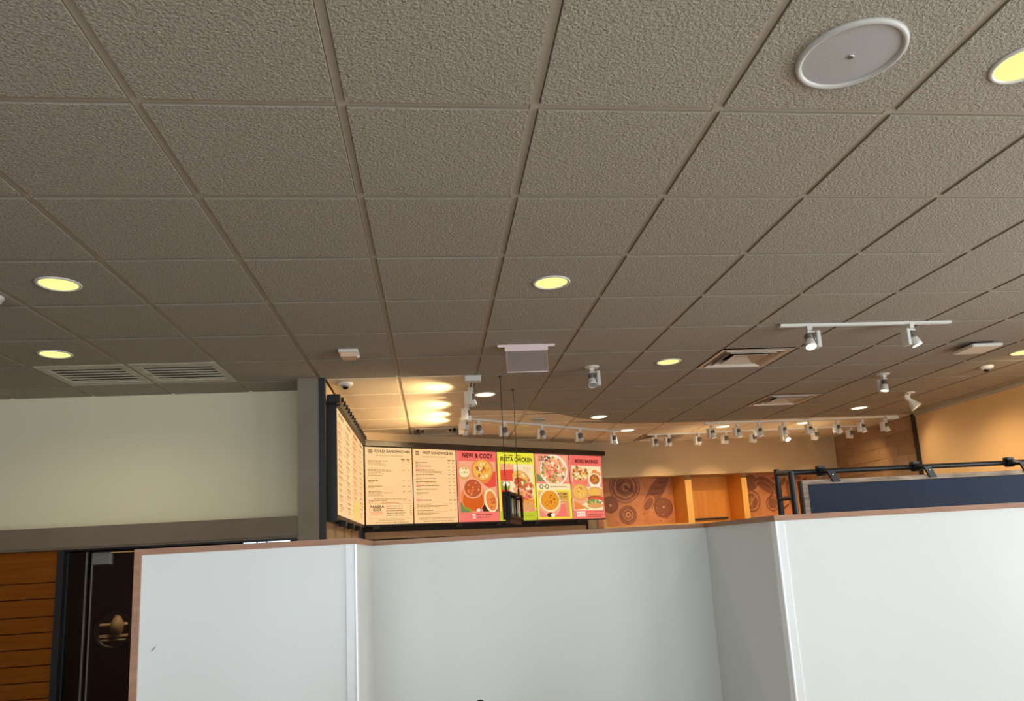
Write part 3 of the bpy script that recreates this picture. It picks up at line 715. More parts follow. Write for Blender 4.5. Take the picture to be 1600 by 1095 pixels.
def text_obj(txt, size, m, x, y, z, parent, sx=1.0, name='lettering', align='CENTER', bold=0.0, rz=0, M=None):
    cu = bpy.data.curves.new('t', 'FONT'); cu.body = txt; cu.size = size; cu.align_x = align; cu.align_y = 'CENTER'; cu.offset = bold; cu.resolution_u = 3; cu.space_character = 1.08
    t = bpy.data.objects.new('t', cu); COL.objects.link(t); bpy.context.view_layer.update()
    me = bpy.data.meshes.new_from_object(t.evaluated_get(bpy.context.evaluated_depsgraph_get()))
    bpy.data.objects.remove(t); bpy.data.curves.remove(cu)
    me.materials.clear(); me.materials.append(m)
    me.transform(Matrix.Translation((x, y, z)) @ Matrix.Rotation(PI / 2, 4, 'X') @ Matrix.Diagonal((sx, 1, 1, 1)))
    o = bpy.data.objects.new(name, me); COL.objects.link(o); o.parent = parent
    return o
SW, SZ0, SZ1 = .574, 1.852, 2.698; SH = SZ1 - SZ0
def screen(loc, rz, w, label, draw, name='menu_screen', z0=SZ0):
    t = tag(empty(name, (loc[0], loc[1], z0), rz), label, 'menu screen', 'lit menu screens')
    one('screen_case', lambda b: (b.box(-.005, w + .005, .002, .055, -.005, SH + .005, BLACK)), t)
    one('lit_panel', lambda b: b.box(0, w, -.002, .002, 0, SH, E_CREAM), t)
    p = Pic(w, SH, 0.0); texts = draw(p)
    o = p.b.build('printed_picture', t); o['kind'] = 'stuff'
    for (s, size, m, u, v, sx, al, bo) in texts:
        x, z = p.P(u, v); text_obj(s, size, m, x, -.0036 - .00022 * p.k, z, o, sx, 'lettering', al, bo)
    return t
def draw_cold(p):
    L = lambda u0, v, u1, m=INK2, t=.006: p.line(u0, v, u1, t, m)
    for k in range(3): p.rect(.06, .035 + k * .018, .15, .045 + k * .018, INK)
    L(.22, .105, .8); 
    p.rect(.76, .145, .84, .16, INK2); p.rect(.88, .145, .95, .16, INK2)
    v = .175
    for nlines, hd in ((3, .42), (4, .5), (1, .2), (1, .3), (3, .28), (1, .38)):
        L(.05, v, .05 + hd, INKM, .008)
        for c in (.78, .9): L(c, v, c + .05, INK2, .007)
        for k in range(nlines): L(.05, v + .018 + k * .018, .3 + .3 * p.rnd.random() if nlines > 1 else .16)
        v += .035 + .0235 * nlines + .012
    L(.16, .672, .86, INK2, .006); L(.32, .722, .68, REDD, .007)
    p.rect(.04, .735, .97, .737, INK2); p.rect(.04, .925, .97, .927, INK2)
    L(.08, .845, .36, REDD, .004); L(.1, .858, .34, REDD, .004); L(.12, .871, .32, REDD, .004)
    for k in range(5):
        vv = .765 + k * .03
        if k < 2: p.rect(.41, vv - .004, .47, vv + .012, PNK)
        L(.48 if k < 2 else .41, vv, .72 + .1 * p.rnd.random(), INKM, .007); L(.92, vv, .96, INK2, .007)
    L(.25, .945, .8); L(.18, .975, .88, INK2, .007)
    return [('COLD SANDWICHES', .040, INK, .565, .052, 1.12, 'CENTER', .0012), ('PANERA', .036, INK, .22, .775, 1.15, 'CENTER', .001), ('KIDS', .044, INK, .22, .815, 1.0, 'CENTER', .001)]
def draw_hot(p):
    L = lambda u0, v, u1, m=INK2, t=.006: p.line(u0, v, u1, t, m)
    for k in range(3): p.rect(.06, .035 + k * .018, .14, .045 + k * .018, INK)
    L(.22, .10, .78); p.rect(.8, .14, .87, .155, INK2); p.rect(.9, .14, .96, .155, INK2)
    v = .18
    for k, (hd, nl) in enumerate(((.25, 1), (.34, 1), (.42, 2), (.38, 1), (.44, 1), (.43, 1), (.5, 1), (.44, 1), (.26, 1))):
        if k in (2, 6): p.rect(.05, v - .006, .14, v + .018, PNK)
        L(.05 if k not in (2, 6) else .15, v, .07 + hd, INKM, .009)
        for c in (.8, .91): L(c, v, c + .05, INK2, .007)
        for j in range(nl): L(.05, v + .02 + .016 * j, .16 if nl == 1 else .65)
        v += .05 + .012 * (nl - 1)
    v = .69; p.rect(.05, v - .008, .15, v + .018, PNK); L(.16, v, .38, INKM, .012); L(.8, v, .86, INK, .01); L(.9, v, .96, INK, .01)
    for v in (.745, .83):
        L(.05, v, .4, INK2, .008); [L(.05, v + .02 + .016 * j, .75 - .2 * j) for j in range(3)]
        for c in (.8, .91): L(c, v, c + .05)
    L(.08, .93, .95); L(.08, .947, .9); L(.18, .972, .88, INKM, .008)
    return [('HOT SANDWICHES', .040, INK, .565, .052, 1.1, 'CENTER', .0012)]
def bowl(p, u, v, r, rim, fill, bits, n=14, depth=.5, body=None):
    p.ell(u, v + depth * r * p.w / p.h, r * .86, r * .8, body or rim)
    p.ell(u, v, r, r * .88, rim); p.ell(u, v, r * .86, r * .74, fill)
    p.scatter(u, v, r * .62, r * .55, bits, n, r * .08, r * .2)
def draw_new(p):
    p.rect(0, 0, 1, 1, CORAL); p.rect(0, 0, 1, .145, emi('rose', (242, 108, 96)))
    p.rect(.04, .145, .96, .87, PEACH)
    p.poly([p.P(.45, .42), p.P(.96, .28), p.P(.96, .5), p.P(.6, .55)], REDD)
    p.poly([p.P(.04, .86), p.P(.96, .86), p.P(.96, .70), p.P(.5, .72), p.P(.3, .8)], DRK)
    bowl(p, .17, .30, .15, TAN, PALE, [GRN, SOUP, BRN], 12, .3)
    bowl(p, .62, .27, .28, ORG, SOUP, [GOLD, PALE, BRN], 16, .25)
    p.poly([p.P(.45, .40), p.P(.95, .60), p.P(.95, .7), p.P(.35, .5)], PEACH)
    p.poly([p.P(.04, .72), p.P(.35, .83), p.P(.3, .87), p.P(.04, .87)], LEAF)
    p.ell(.36, .66, .31, .30, ORG); p.ell(.36, .70, .26, .22, emi('pumpkin', (216, 96, 34)))
    p.ell(.36, .53, .25, .22, PEACH); p.ell(.36, .53, .215, .185, BRN); p.scatter(.36, .53, .16, .14, [REDD, ORG, GOLD, BRN], 26, .02, .045)
    p.ell(.80, .71, .17, .25, PALE, .25); p.ell(.81, .71, .13, .21, ORG, .25); p.scatter(.81, .71, .09, .14, [GOLD, BRN, REDD], 14, .02, .04)
    p.ell(.5, .845, .09, .045, PNK); p.ell(.47, .84, .04, .03, WHT); p.ell(.2, .82, .11, .03, GRN, -.3)
    p.rect(0, .872, 1, 1, CORAL); p.rect(.31, .895, .39, .92, WHT); p.rect(.33, .93, .39, .955, WHT)
    p.line(.41, .90, .82, .010, MAR); p.line(.43, .935, .78, .010, MAR); p.line(.3, .118, .7, .008, PNK)
    return [('NEW & COZY', .072, MAR, .5, .07, .92, 'CENTER', .003)]
def draw_fiesta(p):
    p.rect(0, 0, 1, 1, YEL); p.rect(0, .86, 1, 1, LIME); p.rect(.06, .17, .95, .87, PALE)
    p.rect(.06, .17, .42, .27, PEACH); p.poly([p.P(.06, .27), p.P(.42, .25), p.P(.42, .42), p.P(.06, .42)], REDD)
    p.rect(.06, .43, .3, .55, GRN); p.ell(.2, .47, .1, .06, WHT, 0, 12, .3); p.rect(.06, .55, .28, .86, emi('cherry', (226, 56, 52))); p.rect(.06, .8, .95, .87, PNK)
    p.scatter(.5, .84, .44, .05, [CORAL, PEACH, TAN], 20, .02, .05)
    p.ell(.62, .41, .26, .20, TAN, -.5); p.ell(.58, .38, .22, .15, SOUP, -.5); p.scatter(.6, .40, .2, .14, [ORG, TAN, PALE], 18, .02, .05)
    p.ell(.66, .50, .28, .14, BRN, -.6); p.scatter(.68, .5, .26, .18, [CORAL, GRN, TAN, BRN, PALE, REDD], 46, .025, .06)
    p.ell(.64, .60, .29, .08, PEACH, -.35); p.ell(.64, .64, .28, .07, TAN, -.2)
    p.ell(.7, .71, .25, .14, BRN, -.2); p.scatter(.7, .70, .24, .16, [CORAL, PEACH, TAN, BRN, GOLD], 40, .025, .06)
    p.ell(.68, .79, .27, .07, TAN, -.05)
    for k, (a, c) in enumerate(((.66, .88), (.68, .9), (.66, .86), (.7, .88))): p.line(a, .215 + k * .022, c, .007, TAN)
    p.line(.62, .925, .92, .012, GRN)
    return [('ALL NEW', .030, MAR, .30, .045, 1.0, 'CENTER', .001), ('SPICY', .030, MAR, .56, .045, 1.0, 'CENTER', .001), ('FIESTA CHICKEN', .074, INK, .5, .105, .84, 'CENTER', .0025)]
def draw_apple(p):
    p.rect(0, 0, 1, 1, CORAL); p.rect(.03, .0, .97, .44, PNK); p.rect(.03, .02, .94, .42, PEACH)
    p.poly([p.P(.03, .30), p.P(.3, .42), p.P(.03, .42)], LEAF); p.poly([p.P(.05, .28), p.P(.22, .40), p.P(.18, .41)], GRN)
    p.ell(.54, .25, .40, .36, WHT); p.ell(.54, .25, .36, .32, PEACH)
    p.scatter(.54, .24, .35, .30, [GRN, CORAL, PALE, REDD, TAN, LEAF, PALE], 78, .025, .065)
    p.rect(0, .455, 1, .99, YEL); p.rect(.02, .455, .98, .55, PALE); p.ring(.14, .50, .035, .052, INK); p.ring(.30, .50, .035, .052, INK); p.rect(.20, .495, .235, .503, INK)
    p.line(.4, .495, .9, .012, INK2); p.rect(.04, .575, .93, .965, PEACH); p.rect(.5, .575, .93, .72, SOUP)
    p.poly([p.P(.5, .8), p.P(.93, .74), p.P(.93, .965), p.P(.45, .965)], CORAL); p.poly([p.P(.04, .85), p.P(.5, .965), p.P(.04, .965)], PNK)
    p.poly([p.P(.8, .78), p.P(.93, .72), p.P(.93, .95), p.P(.85, .96)], TAN)
    p.ell(.38, .78, .29, .26, PEACH); p.ell(.36, .71, .31, .26, PALE); p.ell(.36, .71, .265, .22, GOLD); p.scatter(.36, .71, .18, .15, [BRN, DRK, ORG], 14, .015, .03)
    p.ell(.35, .93, .10, .05, DRK); p.ell(.42, .935, .06, .045, WHT)
    p.line(.6, .69, .9, .008, INK2); p.line(.66, .73, .88, .008, INK2)
    return [('FUJI APPLE', .040, INK, .27, .055, .95, 'CENTER', .0012), ('CHICKEN', .036, INK, .22, .098, .95, 'CENTER', .0012), ('AUTUMN', .040, INK, .73, .615, .9, 'CENTER', .0012), ('SQUASH', .040, INK, .75, .658, .9, 'CENTER', .0012)]
def draw_more(p):
    p.rect(0, 0, 1, 1, CORAL); p.rect(0, 0, 1, .155, emi('rose', (242, 108, 96))); p.rect(.04, .17, .96, .87, PALE); p.rect(.04, .42, .96, .5, PNK)
    p.ell(.3, .37, .24, .22, CORAL); p.ell(.3, .30, .26, .16, TAN); p.scatter(.3, .29, .22, .16, [PALE, GRN, SOUP, TAN, PALE, BRN], 50, .025, .06)
    p.ell(.76, .28, .10, .08, ORG); p.ell(.88, .30, .07, .06, TAN)
    p.ell(.74, .42, .19, .17, WHT); p.ell(.74, .38, .19, .15, PALE); p.ell(.74, .38, .155, .12, BRN); p.scatter(.74, .38, .11, .09, [ORG, GOLD, GRN], 20, .015, .03)
    p.ell(.26, .64, .25, .20, PEACH); p.ell(.25, .585, .26, .2, TAN); p.ell(.25, .58, .215, .16, SOUP); p.scatter(.25, .58, .13, .1, [ORG, PALE, BRN], 10, .015, .03)
    p.poly([p.P(.04, .72), p.P(.45, .84), p.P(.04, .86)], ORG); p.poly([p.P(.1, .72), p.P(.5, .85), p.P(.42, .86)], TAN)
    p.ell(.72, .60, .25, .15, TAN); p.ell(.70, .585, .2, .1, SOUP); p.ell(.72, .68, .26, .06, BRN); p.ell(.73, .71, .26, .06, REDD); p.ell(.7, .745, .27, .07, GRN); p.scatter(.7, .75, .26, .07, [PALE, GRN, LEAF, WHT], 26, .02, .05); p.ell(.7, .80, .26, .06, TAN)
    for k in range(2):
        for j in range(4): p.rect(.09 + j * .07, .885 + k * .045, .145 + j * .07, .918 + k * .045, WHT)
        p.line(.42, .892 + k * .04, .92, .009, MAR)
    p.line(.42, .962, .85, .009, MAR); p.line(.3, .052, .66, .012, PNK)
    return [('MORE SAVINGS', .066, MAR, .5, .10, .86, 'CENTER', .003)]
SP = (.11, 6.02)
names = ['cream menu screen headed COLD SANDWICHES in the corner', 'cream menu screen headed HOT SANDWICHES', 'coral food picture screen headed NEW & COZY with a pumpkin bowl',
         'yellow food picture screen headed FIESTA CHICKEN behind the hanging lantern', 'split screen with a salad above and AUTUMN SQUASH soup below', 'pink food picture screen headed MORE SAVINGS at the right end']
for i, (fn, lb) in enumerate(zip((draw_cold, draw_hot, draw_new, draw_fiesta, draw_apple, draw_more), names)):
    s = .020 + i * .5895
    screen((SP[0] + CA * s, SP[1] + SA * s), A30, SW, lb, fn)
def rail_unit(loc, rz, L, label, hooks, edge):
    t = tag(empty('screen_header_rail', loc, rz), label, 'mounting rail')
    one('header_bar', lambda b: b.bbox(-.01, L, -.035, .07, 2.706, 2.765, mat('bronze_black', (46, 34, 24), .35), .004), t)
    one('end_plate', lambda b: b.box(L, L + .004, -.03, .066, 2.71, 2.762, BLACK), t)
    t = tag(empty('screen_bottom_rail', loc, rz), 'thin black bottom rail with brackets under the six angled menu screens', 'mounting rail')
    one('bottom_bar', lambda b: b.box(0, L - .05, -.004, .03, 1.833, 1.846, BLACK), t)
    for h in hooks: one('bracket', lambda b: (b.box(h - .035, h + .035, -.012, .03, 1.806, 1.834, BLACK), b.box(h - .05, h - .03, -.008, .02, 1.80, 1.822, BLACK)), t)
    return t
rail_unit((SP[0], SP[1], 0), A30, 3.60, 'long black header bar above the six angled menu screens', [.14, 1.20, 1.77, 2.36, 3.06], 0)
# left bank: four screens along the kitchen wall, facing right
def draw_list(seed, head, tint=None):
    def f(p):
        p.rnd = random.Random(seed)
        if tint: p.rect(0, 0, 1, 1, tint)
        for k in range(2): p.line(.18, .03 + k * .02, .82, .012, INK)
        v = .12
        while v < .93:
            p.line(.06, v, .4 + .2 * p.rnd.random(), .010, INKM); p.line(.8, v, .93, .008, INK2)
            for j in range(p.rnd.randint(1, 3)): v += .018; p.line(.06, v, .3 + .4 * p.rnd.random(), .006, INK2)
            v += .035
        if seed == 3: p.rect(.04, .78, .96, .98, emi('ochre', (228, 196, 104)))
        return []
    return f
YL = 3.78
for i, lb in enumerate(('first and nearest narrow-looking cream menu screen of the left bank', 'second cream menu screen from the front of the left bank', 'third menu screen of the left bank, slightly pinker', 'fourth menu screen of the left bank touching the corner')):
    y = YL + i * .555
    screen((.11, y), PI / 2, .545, lb, draw_list(i + 1, lb, emi('pinkcream', (246, 188, 130)) if i == 2 else None))
lr = tag(empty('screen_mounting_rail', (.11, YL, 0), PI / 2), 'black cabinet and hooked top rail carrying the left bank of menu screens', 'mounting rail')
one('header_bar', lambda b: b.bbox(-.02, 2.17, -.03, .05, 2.706, 2.765, BLACK, .004), lr)
one('end_cap', lambda b: b.bbox(-.10, -.02, -.04, .06, 2.715, 2.785, BLACK, .004), lr)
one('cabinet_back', lambda b: b.box(-.02, 2.16, .056, .078, 1.80, 2.74, BLACK), lr)
one('side_panel', lambda b: b.box(-.03, -.006, -.004, .078, 1.80, 2.74, BLACK), lr)
one('bottom_bar', lambda b: b.box(0, 2.16, -.004, .06, 1.818, 1.845, BLACK), lr)
for k in range(14):
    one('hook', lambda b: (b.box(.06 + k * .155, .075 + k * .155, -.05, -.03, 2.75, 2.79, CHAR), b.box(.06 + k * .155, .105 + k * .155, -.05, -.042, 2.752, 2.76, CHAR)), lr)
for h in (.5, 1.1, 1.7): one('bracket', lambda b: b.box(h - .05, h + .05, -.012, .05, 1.775, 1.82, BLACK), lr)

# ------------------------------------------------------------------ niche: mural panels, shelf unit
def inniche(name, fn, parent=None): return one(name, fn, parent, loc=(BW[0], BW[1], 0) if parent is None else (0, 0, 0), rz=BA if parent is None else 0)
def mural(u0, u1, label, shapes):
    t = tag(empty('mural_panel', (BW[0], BW[1], 0), BA), label, 'mural')
    one('panel', lambda b: b.box(u0, u1, .44, .465, 1.74, 2.46, MURAL), t)
    b = MB(); k = [0]
    rn = random.Random(4)
    def disc(u, z, r, m, rz=None, rot=0, n=30, r_in=0, wob=0):
        rz = rz or r; k[0] += 1; y = .4392 - .0004 * k[0]
        def pt(q, a):
            x, w = q * r * math.cos(a), q * rz * math.sin(a); c, s = math.cos(rot), math.sin(rot)
            X, Z = u + x * c - w * s, z + x * s + w * c
            return (min(max(X, u0 + .002), u1 - .002), y, min(max(Z, 1.742), 2.458))
        if r_in:
            vs = [pt(q * (1 + wob * (rn.random() - .5)), 2 * PI * i / n) for q in (1, r_in) for i in range(n)]
            b.add(vs, [(i, (i + 1) % n, n + (i + 1) % n, n + i) for i in range(n)], m)
        else:
            b.add([pt(1, 2 * PI * i / n) for i in range(n)], [tuple(range(n))], m)
    shapes(disc); o = b.build('printed_drawing', t); o['kind'] = 'stuff'; return t
def sh1(d):
    d(.74, 2.31, .24, MURD); d(.74, 2.31, .22, MURAL, r_in=.94); d(.74, 2.31, .16, MURAL, r_in=.9, wob=.1); d(.74, 2.33, .12, MURK, r_in=.82, wob=.15); d(.76, 2.3, .06, MURAL, r_in=.7, wob=.2); d(.68, 2.35, .10, MURK, .018, .8); d(.80, 2.27, .10, MURK, .018, -.6)
    d(.50, 2.06, .125, MURD); d(.5, 2.06, .115, MURK, r_in=.95); d(.5, 2.05, .02, MURL)
    d(.76, 1.90, .135, MURD, r_in=.86); d(.76, 1.90, .11, MURD); d(.76, 1.90, .08, MURAL, r_in=.85, wob=.1); d(.76, 1.9, .04, MURL, r_in=.6)
    d(1.22, 2.22, .34, MURD, .105, .92); d(1.22, 2.22, .32, MURK, .09, .92, r_in=.95)
    d(1.09, 2.05, .13, MURAL, .07, .92, r_in=.8)
    for i in range(4): d(1.20 + .06 * i, 2.19 + .08 * i, .07, MURK, .014, .1)
    d(1.32, 1.98, .145, MURD); d(1.32, 1.98, .138, MURK, r_in=.96); d(1.32, 1.99, .018, MURL)
    rn = random.Random(9)
    for i in range(26): d(.95 + .5 * rn.random(), 1.78 + .22 * rn.random(), .004 + .006 * rn.random(), MURK if i % 2 else MURL)
def sh2(d):
    d(2.78, 2.30, .11, MURD, .12); d(2.78, 2.3, .09, MURK, .1, r_in=.9, wob=.1)
    d(3.04, 2.25, .20, MURD, .10, -.6); d(3.04, 2.25, .18, MURK, .012, -.6); d(3.0, 2.2, .18, MURAL, .09, -.6, r_in=.92)
    d(2.75, 2.02, .15, MURD, .17, r_in=.86); d(2.75, 2.02, .10, MURD, .12); d(2.76, 2.02, .1, MURAL, .012, .9); d(2.75, 2.0, .1, MURAL, .012, 1.5)
    d(3.10, 1.97, .11, MURD, .12, r_in=.82); d(3.1, 1.97, .075, MURD, .08); d(3.08, 2.08, .09, MURK, .012, 1.0)
    d(3.42, 2.12, .06, MURD, .2, .1); d(3.46, 2.3, .12, MURD, .05, .9); d(3.30, 1.9, .1, MURK, .014, .6)
    for i in range(6): d(3.2 + .12 * i, 2.35 - .05 * (i % 3), .07, MURD, .03, i)
mural(.30, 1.489, 'copper mural panel with round breads and a long loaf, between menu screens and shelf unit', sh1)
mural(2.458, 3.9, 'copper mural panel with leaf and bread drawings behind the black pipe frame', sh2)
se = tag(empty('shelf_unit', (BW[0], BW[1], 0), BA), 'honey-coloured open wooden shelf unit between the two mural panels', 'shelf')
for k, (u0, u1) in enumerate(((1.49, 1.585), (2.37, 2.455))):
    one('side_panel', lambda b: b.box(u0, u1, .012, .44, 1.62, 2.41, SHELFW), se)
    o = one('face_strip', lambda b: b.box(u0, u1, -.004, .012, 1.62, 2.34, SHELFL), se); o['label'] = 'lighter front edge'
    o = one('corner_plate', lambda b: b.box(u0 + .005, u1 - .005, -.006, .012, 2.342, 2.41, mat('brown_plate', (120, 84, 50), .6)), se); o['label'] = 'small brown plate'
one('back_panel', lambda b: b.box(1.585, 2.37, .42, .44, 1.62, 2.41, SHELFW), se)
one('inner_panel', lambda b: b.box(1.585, 2.30, .38, .419, 1.80, 2.20, SHELFW), se)
one('shelf', lambda b: b.box(1.585, 2.37, .02, .38, 1.72, 1.745, SHELFW), se)
one('slot_strip', lambda b: b.box(1.60, 2.30, .36, .379, 1.775, 1.798, BLACK), se)
struct(inniche('trim_7', lambda b: (b.box(.25, 1.49, .0, .44, 1.70, 1.735, SHELFL), b.box(2.455, 3.9, .3, .44, 1.70, 1.735, SHELFL))))
struct(inniche('trim_8', lambda b: b.box(.225, .27, -.01, .02, 1.62, 1.84, SHELFL)))

# brick part of the right wall
rn = random.Random(3)
ci = 0; z = 1.22
while z < 2.88:
    y = 6.46 - (ci % 2) * .2
    z1 = min(z + .150, 2.895)
    while y < 8.33:
        y0, y1 = max(y, 6.455), min(y + .40, 8.33)
        if y1 - y0 > .04:
            m = BRICKS[rn.randrange(4)]; pr = .006 + .006 * rn.random()
            one('brick', lambda b: b.bbox(6.9 - pr + .012, 6.915, y0 + .004, y1 - .004, z + .004, z1 - .004, m, .003), wr)
        y += .40
    z += .150; ci += 1
struct(one('trim_9', lambda b: b.box(6.865, 6.905, 6.40, 6.445, FZ, H, BLACK)))

# ------------------------------------------------------------------ pipe frame with hanging board
pf = tag(empty('pipe_stand', (2.85, 2.0, FZ)), 'black steel pipe frame standing behind the right part of the partition', 'frame')
def pp(name, a, c, r=.0165):
    o = one(name, lambda b: b.tube(a, c, r, BLACK, 14), pf, loc=(-2.85, -2.0, -FZ)); return o
YR = 2.0
for x, y in ((2.855, YR), (2.80, YR - .28), (5.6, YR), (5.55, YR - .28)):
    pp('post', (x, y, FZ), (x, y, 1.885 if y == YR else 1.862 - .018))
    one('foot_flange', lambda b: b.lathe([(.045, FZ), (.045, FZ + .008), (.022, FZ + .012), (.022, FZ + .03)], BLACK, Matrix.Translation((x, y, 0)), 18), pf, loc=(-2.85, -2.0, -FZ))
pp('top_rail', (2.855, YR, 1.862), (5.6, YR, 1.862), .015)
for x0, x1 in ((2.855, 2.80), (5.6, 5.55)):
    pp('cross_pipe', (x0, YR, 1.862), (x1, YR - .28, 1.838), .013); pp('cross_pipe', (x0, YR, 1.712), (x1, YR - .28, 1.704), .012)
hd = tag(empty('framed_board', (2.95, YR - .07, 1.0)), 'dark slate-blue board in a weathered wood frame clamped to the black pipe', 'board')
bx = dict(loc=(-2.95, -(YR - .07), -1.0))
def bp_(name, fn, label=None):
    o = one(name, fn, hd, **bx)
    if label: o['label'] = label
    return o
YB = YR - .07
bp_('board_panel', lambda b: b.box(2.985, 5.36, YB - .005, YB + .012, 1.03, 1.785, SLATE), 'plain slate-blue panel')
bp_('frame_rail', lambda b: b.bbox(2.955, 5.39, YB - .022, YB + .02, 1.782, 1.808, WEATH, .002))
bp_('frame_rail', lambda b: b.bbox(2.955, 5.39, YB - .022, YB + .02, 1.0, 1.03, WEATH, .002))
bp_('frame_stile', lambda b: b.bbox(2.955, 2.988, YB - .022, YB + .02, 1.03, 1.782, WEATH, .002))
bp_('frame_stile', lambda b: b.bbox(5.36, 5.39, YB - .022, YB + .02, 1.03, 1.782, WEATH, .002))
bp_('back_edge', lambda b: b.box(2.948, 2.955, YB - .018, YB + .02, 1.0, 1.806, BLACK))
for x in (3.13, 3.73, 4.345, 4.95):
    cl = tag(empty('pipe_clamp', (x, YR, 1.862)), {3.13: 'black pipe clamp nearest the left end of the slate board', 3.73: 'black pipe clamp in front of the black wall strip', 4.345: 'black pipe clamp at the right edge of the picture', 4.95: 'black pipe clamp beyond the right edge'}[x], 'clamp', 'pipe clamps holding the slate board')
    def cb(b):
        M = Matrix.Rotation(PI / 2, 4, 'Y')
        b.lathe([(.017, -.022), (.026, -.022), (.026, .022), (.017, .022)], BLACK, M, 18, False)
        b.box(-.024, .016, -.02, .02, .018, .032, BLACK)
        vs = [(-.014, -.026, .012), (.018, -.026, .012), (.034, -.094, -.070), (.004, -.094, -.070), (-.014, -.012, .0), (.018, -.012, .0), (.034, -.0935, -.040), (.004, -.0935, -.040)]
        for a, c, w, t in (((-.012, -.020, .012), (.004, -.096, -.014), .022, .008), ((.004, -.096, -.010), (.034, -.098, -.072), .022, .007)):
            b.add([(p[0] + dx, p[1] + dy, p[2]) for p in (a, c) for dx, dy in ((-w, -t), (w, -t), (w, t), (-w, t))], [(0, 1, 2, 3), (7, 6, 5, 4), (0, 4, 5, 1), (1, 5, 6, 2), (2, 6, 7, 3), (3, 7, 4, 0)], BLACK)
        b.box(-.014, .034, -.094, -.02, -.020, -.006, BLACK)
    one('clamp_body', cb, cl)
    one('bolt', lambda b: b.lathe([(.006, 0), (.006, .006), (.003, .008)], CHROME, Matrix.Translation((.012, -.100, -.03)) @ Matrix.Rotation(PI / 2, 4, 'X'), 10), cl)

# ------------------------------------------------------------------ person standing in front of the partition (only the crown shows)
def skin_mesh(name, joints, edges, m, parent, root=0, sub=2):
    me = bpy.data.meshes.new(name); me.from_pydata([j[0] for j in joints], edges, []); me.materials.append(m)
    o = bpy.data.objects.new(name, me); COL.objects.link(o); o.parent = parent
    sk = o.modifiers.new('skin', 'SKIN'); sk.use_smooth_shade = True
    bm = bmesh.new(); bm.from_mesh(me); L = bm.verts.layers.skin.verify() if hasattr(bm.verts.layers.skin, 'verify') else bm.verts.layers.skin.new()
    bm.verts.ensure_lookup_table()
    for i, v in enumerate(bm.verts): v[L].radius = joints[i][1]; v[L].use_root = (i == root)
    bm.to_mesh(me); bm.free()
    sb = o.modifiers.new('sub', 'SUBSURF'); sb.levels = sub; sb.render_levels = sub
    return o
pe = tag(empty('person', (.915, -.80, FZ), R_(8)), 'person with dark hair facing the partition, only the crown showing at the bottom edge', 'person')
HT = 1.655
J = [((0, 0, .93), (.15, .11)), ((0, .01, 1.08), (.125, .095)), ((0, 0, 1.25), (.15, .10)), ((0, -.01, 1.36), (.10, .075)), ((0, .0, 1.43), (.05, .05)), ((0, .01, 1.48), (.05, .05)), ((0, .015, 1.535), (.072, .088)), ((0, .01, 1.575), (.062, .07))]
E_b = [(0, 1), (1, 2), (2, 3), (3, 4), (4, 5), (5, 6), (6, 7)]
def limb(pts, at):
    k = len(J); J.extend(pts); E_b.append((at, k)); E_b.extend([(k + i, k + i + 1) for i in range(len(pts) - 1)])
for s_ in (-1, 1):
    limb([((s_ * .16, 0, 1.345), (.055, .055)), ((s_ * .20, -.02, 1.10), (.043, .045)), ((s_ * .21, .05, .87), (.030, .030)), ((s_ * .205, .07, .80), (.030, .018))], 3)
    limb([((s_ * .09, 0, .84), (.085, .09)), ((s_ * .10, .01, .48), (.058, .06)), ((s_ * .10, -.01, .09), (.038, .04)), ((s_ * .105, .08, .035), (.038, .028)), ((s_ * .105, .14, .03), (.035, .02))], 0)
skin_mesh('body', J, E_b, SKIN, pe)
for s_ in (-1, 1):
    for k, (dx, ln) in enumerate(((-.020, .062), (-.007, .072), (.007, .067), (.020, .052))):
        x = s_ * .205 + s_ * 0; y = .075 + dx
        skin_mesh('finger', [((x, y, .79), (.009, .009)), ((x - s_ * .004, y + .004, .79 - .035 - ln * .3), (.0085, .0085)), ((x - s_ * .014, y + .010, .79 - .035 - ln * .9), (.007, .007))], [(0, 1), (1, 2)], SKIN, pe, sub=1)
    skin_mesh('thumb', [((s_ * .198, .092, .82), (.011, .011)), ((s_ * .19, .115, .785), (.010, .010)), ((s_ * .186, .122, .755), (.008, .008))], [(0, 1), (1, 2)], SKIN, pe, sub=1)
skin_mesh('shirt', [((0, 0, .90), (.165, .125)), ((0, .01, 1.08), (.14, .11)), ((0, 0, 1.26), (.165, .115)), ((0, -.005, 1.37), (.11, .088)),
    ((-.17, 0, 1.345), (.068, .068)), ((-.195, -.015, 1.16), (.056, .058)), ((.17, 0, 1.345), (.068, .068)), ((.195, -.015, 1.16), (.056, .058))],
    [(0, 1), (1, 2), (2, 3), (3, 4), (4, 5), (3, 6), (6, 7)], SHIRT, pe)
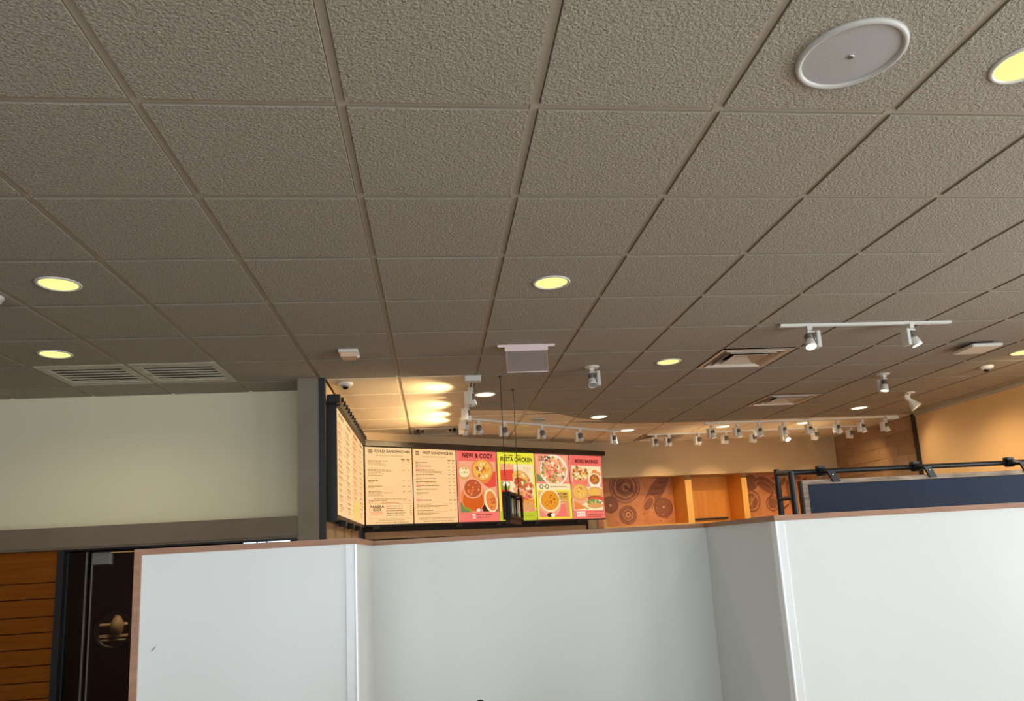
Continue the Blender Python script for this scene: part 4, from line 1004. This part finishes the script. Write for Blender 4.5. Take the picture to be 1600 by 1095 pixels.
skin_mesh('trousers', [((0, 0, .93), (.16, .12)), ((-.09, 0, .83), (.098, .105)), ((-.10, .01, .48), (.072, .075)), ((-.10, -.005, .11), (.060, .062)), ((.09, 0, .83), (.098, .105)), ((.10, .01, .48), (.072, .075)), ((.10, -.005, .11), (.060, .062))],
    [(0, 1), (1, 2), (2, 3), (0, 4), (4, 5), (5, 6)], JEANS, pe)
for s_ in (-1, 1): skin_mesh('shoe', [((s_ * .103, -.04, .045), (.045, .042)), ((s_ * .105, .05, .038), (.046, .036)), ((s_ * .107, .15, .03), (.042, .028))], [(0, 1), (1, 2)], SHOE, pe)
one('hair', lambda b: (b.lathe([(0, .104)] + [(.092 * math.sin(a * PI / 16), .104 * math.cos(a * PI / 16)) for a in range(1, 12)], HAIR, Matrix.Translation((0, -.015, 1.558)), 24, False),
                       b.lathe([(.078, .02), (.072, -.05), (.058, -.12), (.03, -.15), (0, -.15)], HAIR, Matrix.Translation((0, -.035, 1.53)), 20, False),
                       b.lathe([(.016, -.006), (.010, .004), (.004, .0095), (0, .0105)], HAIR, Matrix.Translation((.004, -.02, 1.662)), 12, False)), pe)
one('face', lambda b: (b.lathe([(0, .010), (.006, .008), (.012, 0), (.006, -.008), (0, -.010)], mat('eye_white', (225, 220, 215), .3), Matrix.Translation((-.03, .088, 1.55)), 12),
                       b.lathe([(0, .010), (.006, .008), (.012, 0), (.006, -.008), (0, -.010)], MATS['eye_white'], Matrix.Translation((.03, .088, 1.55)), 12),
                       b.lathe([(0, .03), (.008, .0), (.014, -.02), (.006, -.026), (0, -.026)], SKIN, Matrix.Translation((0, .104, 1.53)), 12),
                       b.lathe([(0, .007), (.02, .003), (.022, 0), (.02, -.003), (0, -.007)], mat('lips', (160, 90, 80), .5), Matrix.Translation((0, .086, 1.487)), 14)), pe)
for s_ in (-1, 1): one('ear', lambda b: b.lathe([(0, .03), (.012, .02), (.016, 0), (.010, -.02), (0, -.03)], SKIN, Matrix.Translation((s_ * .080, .0, 1.545)), 12), pe)
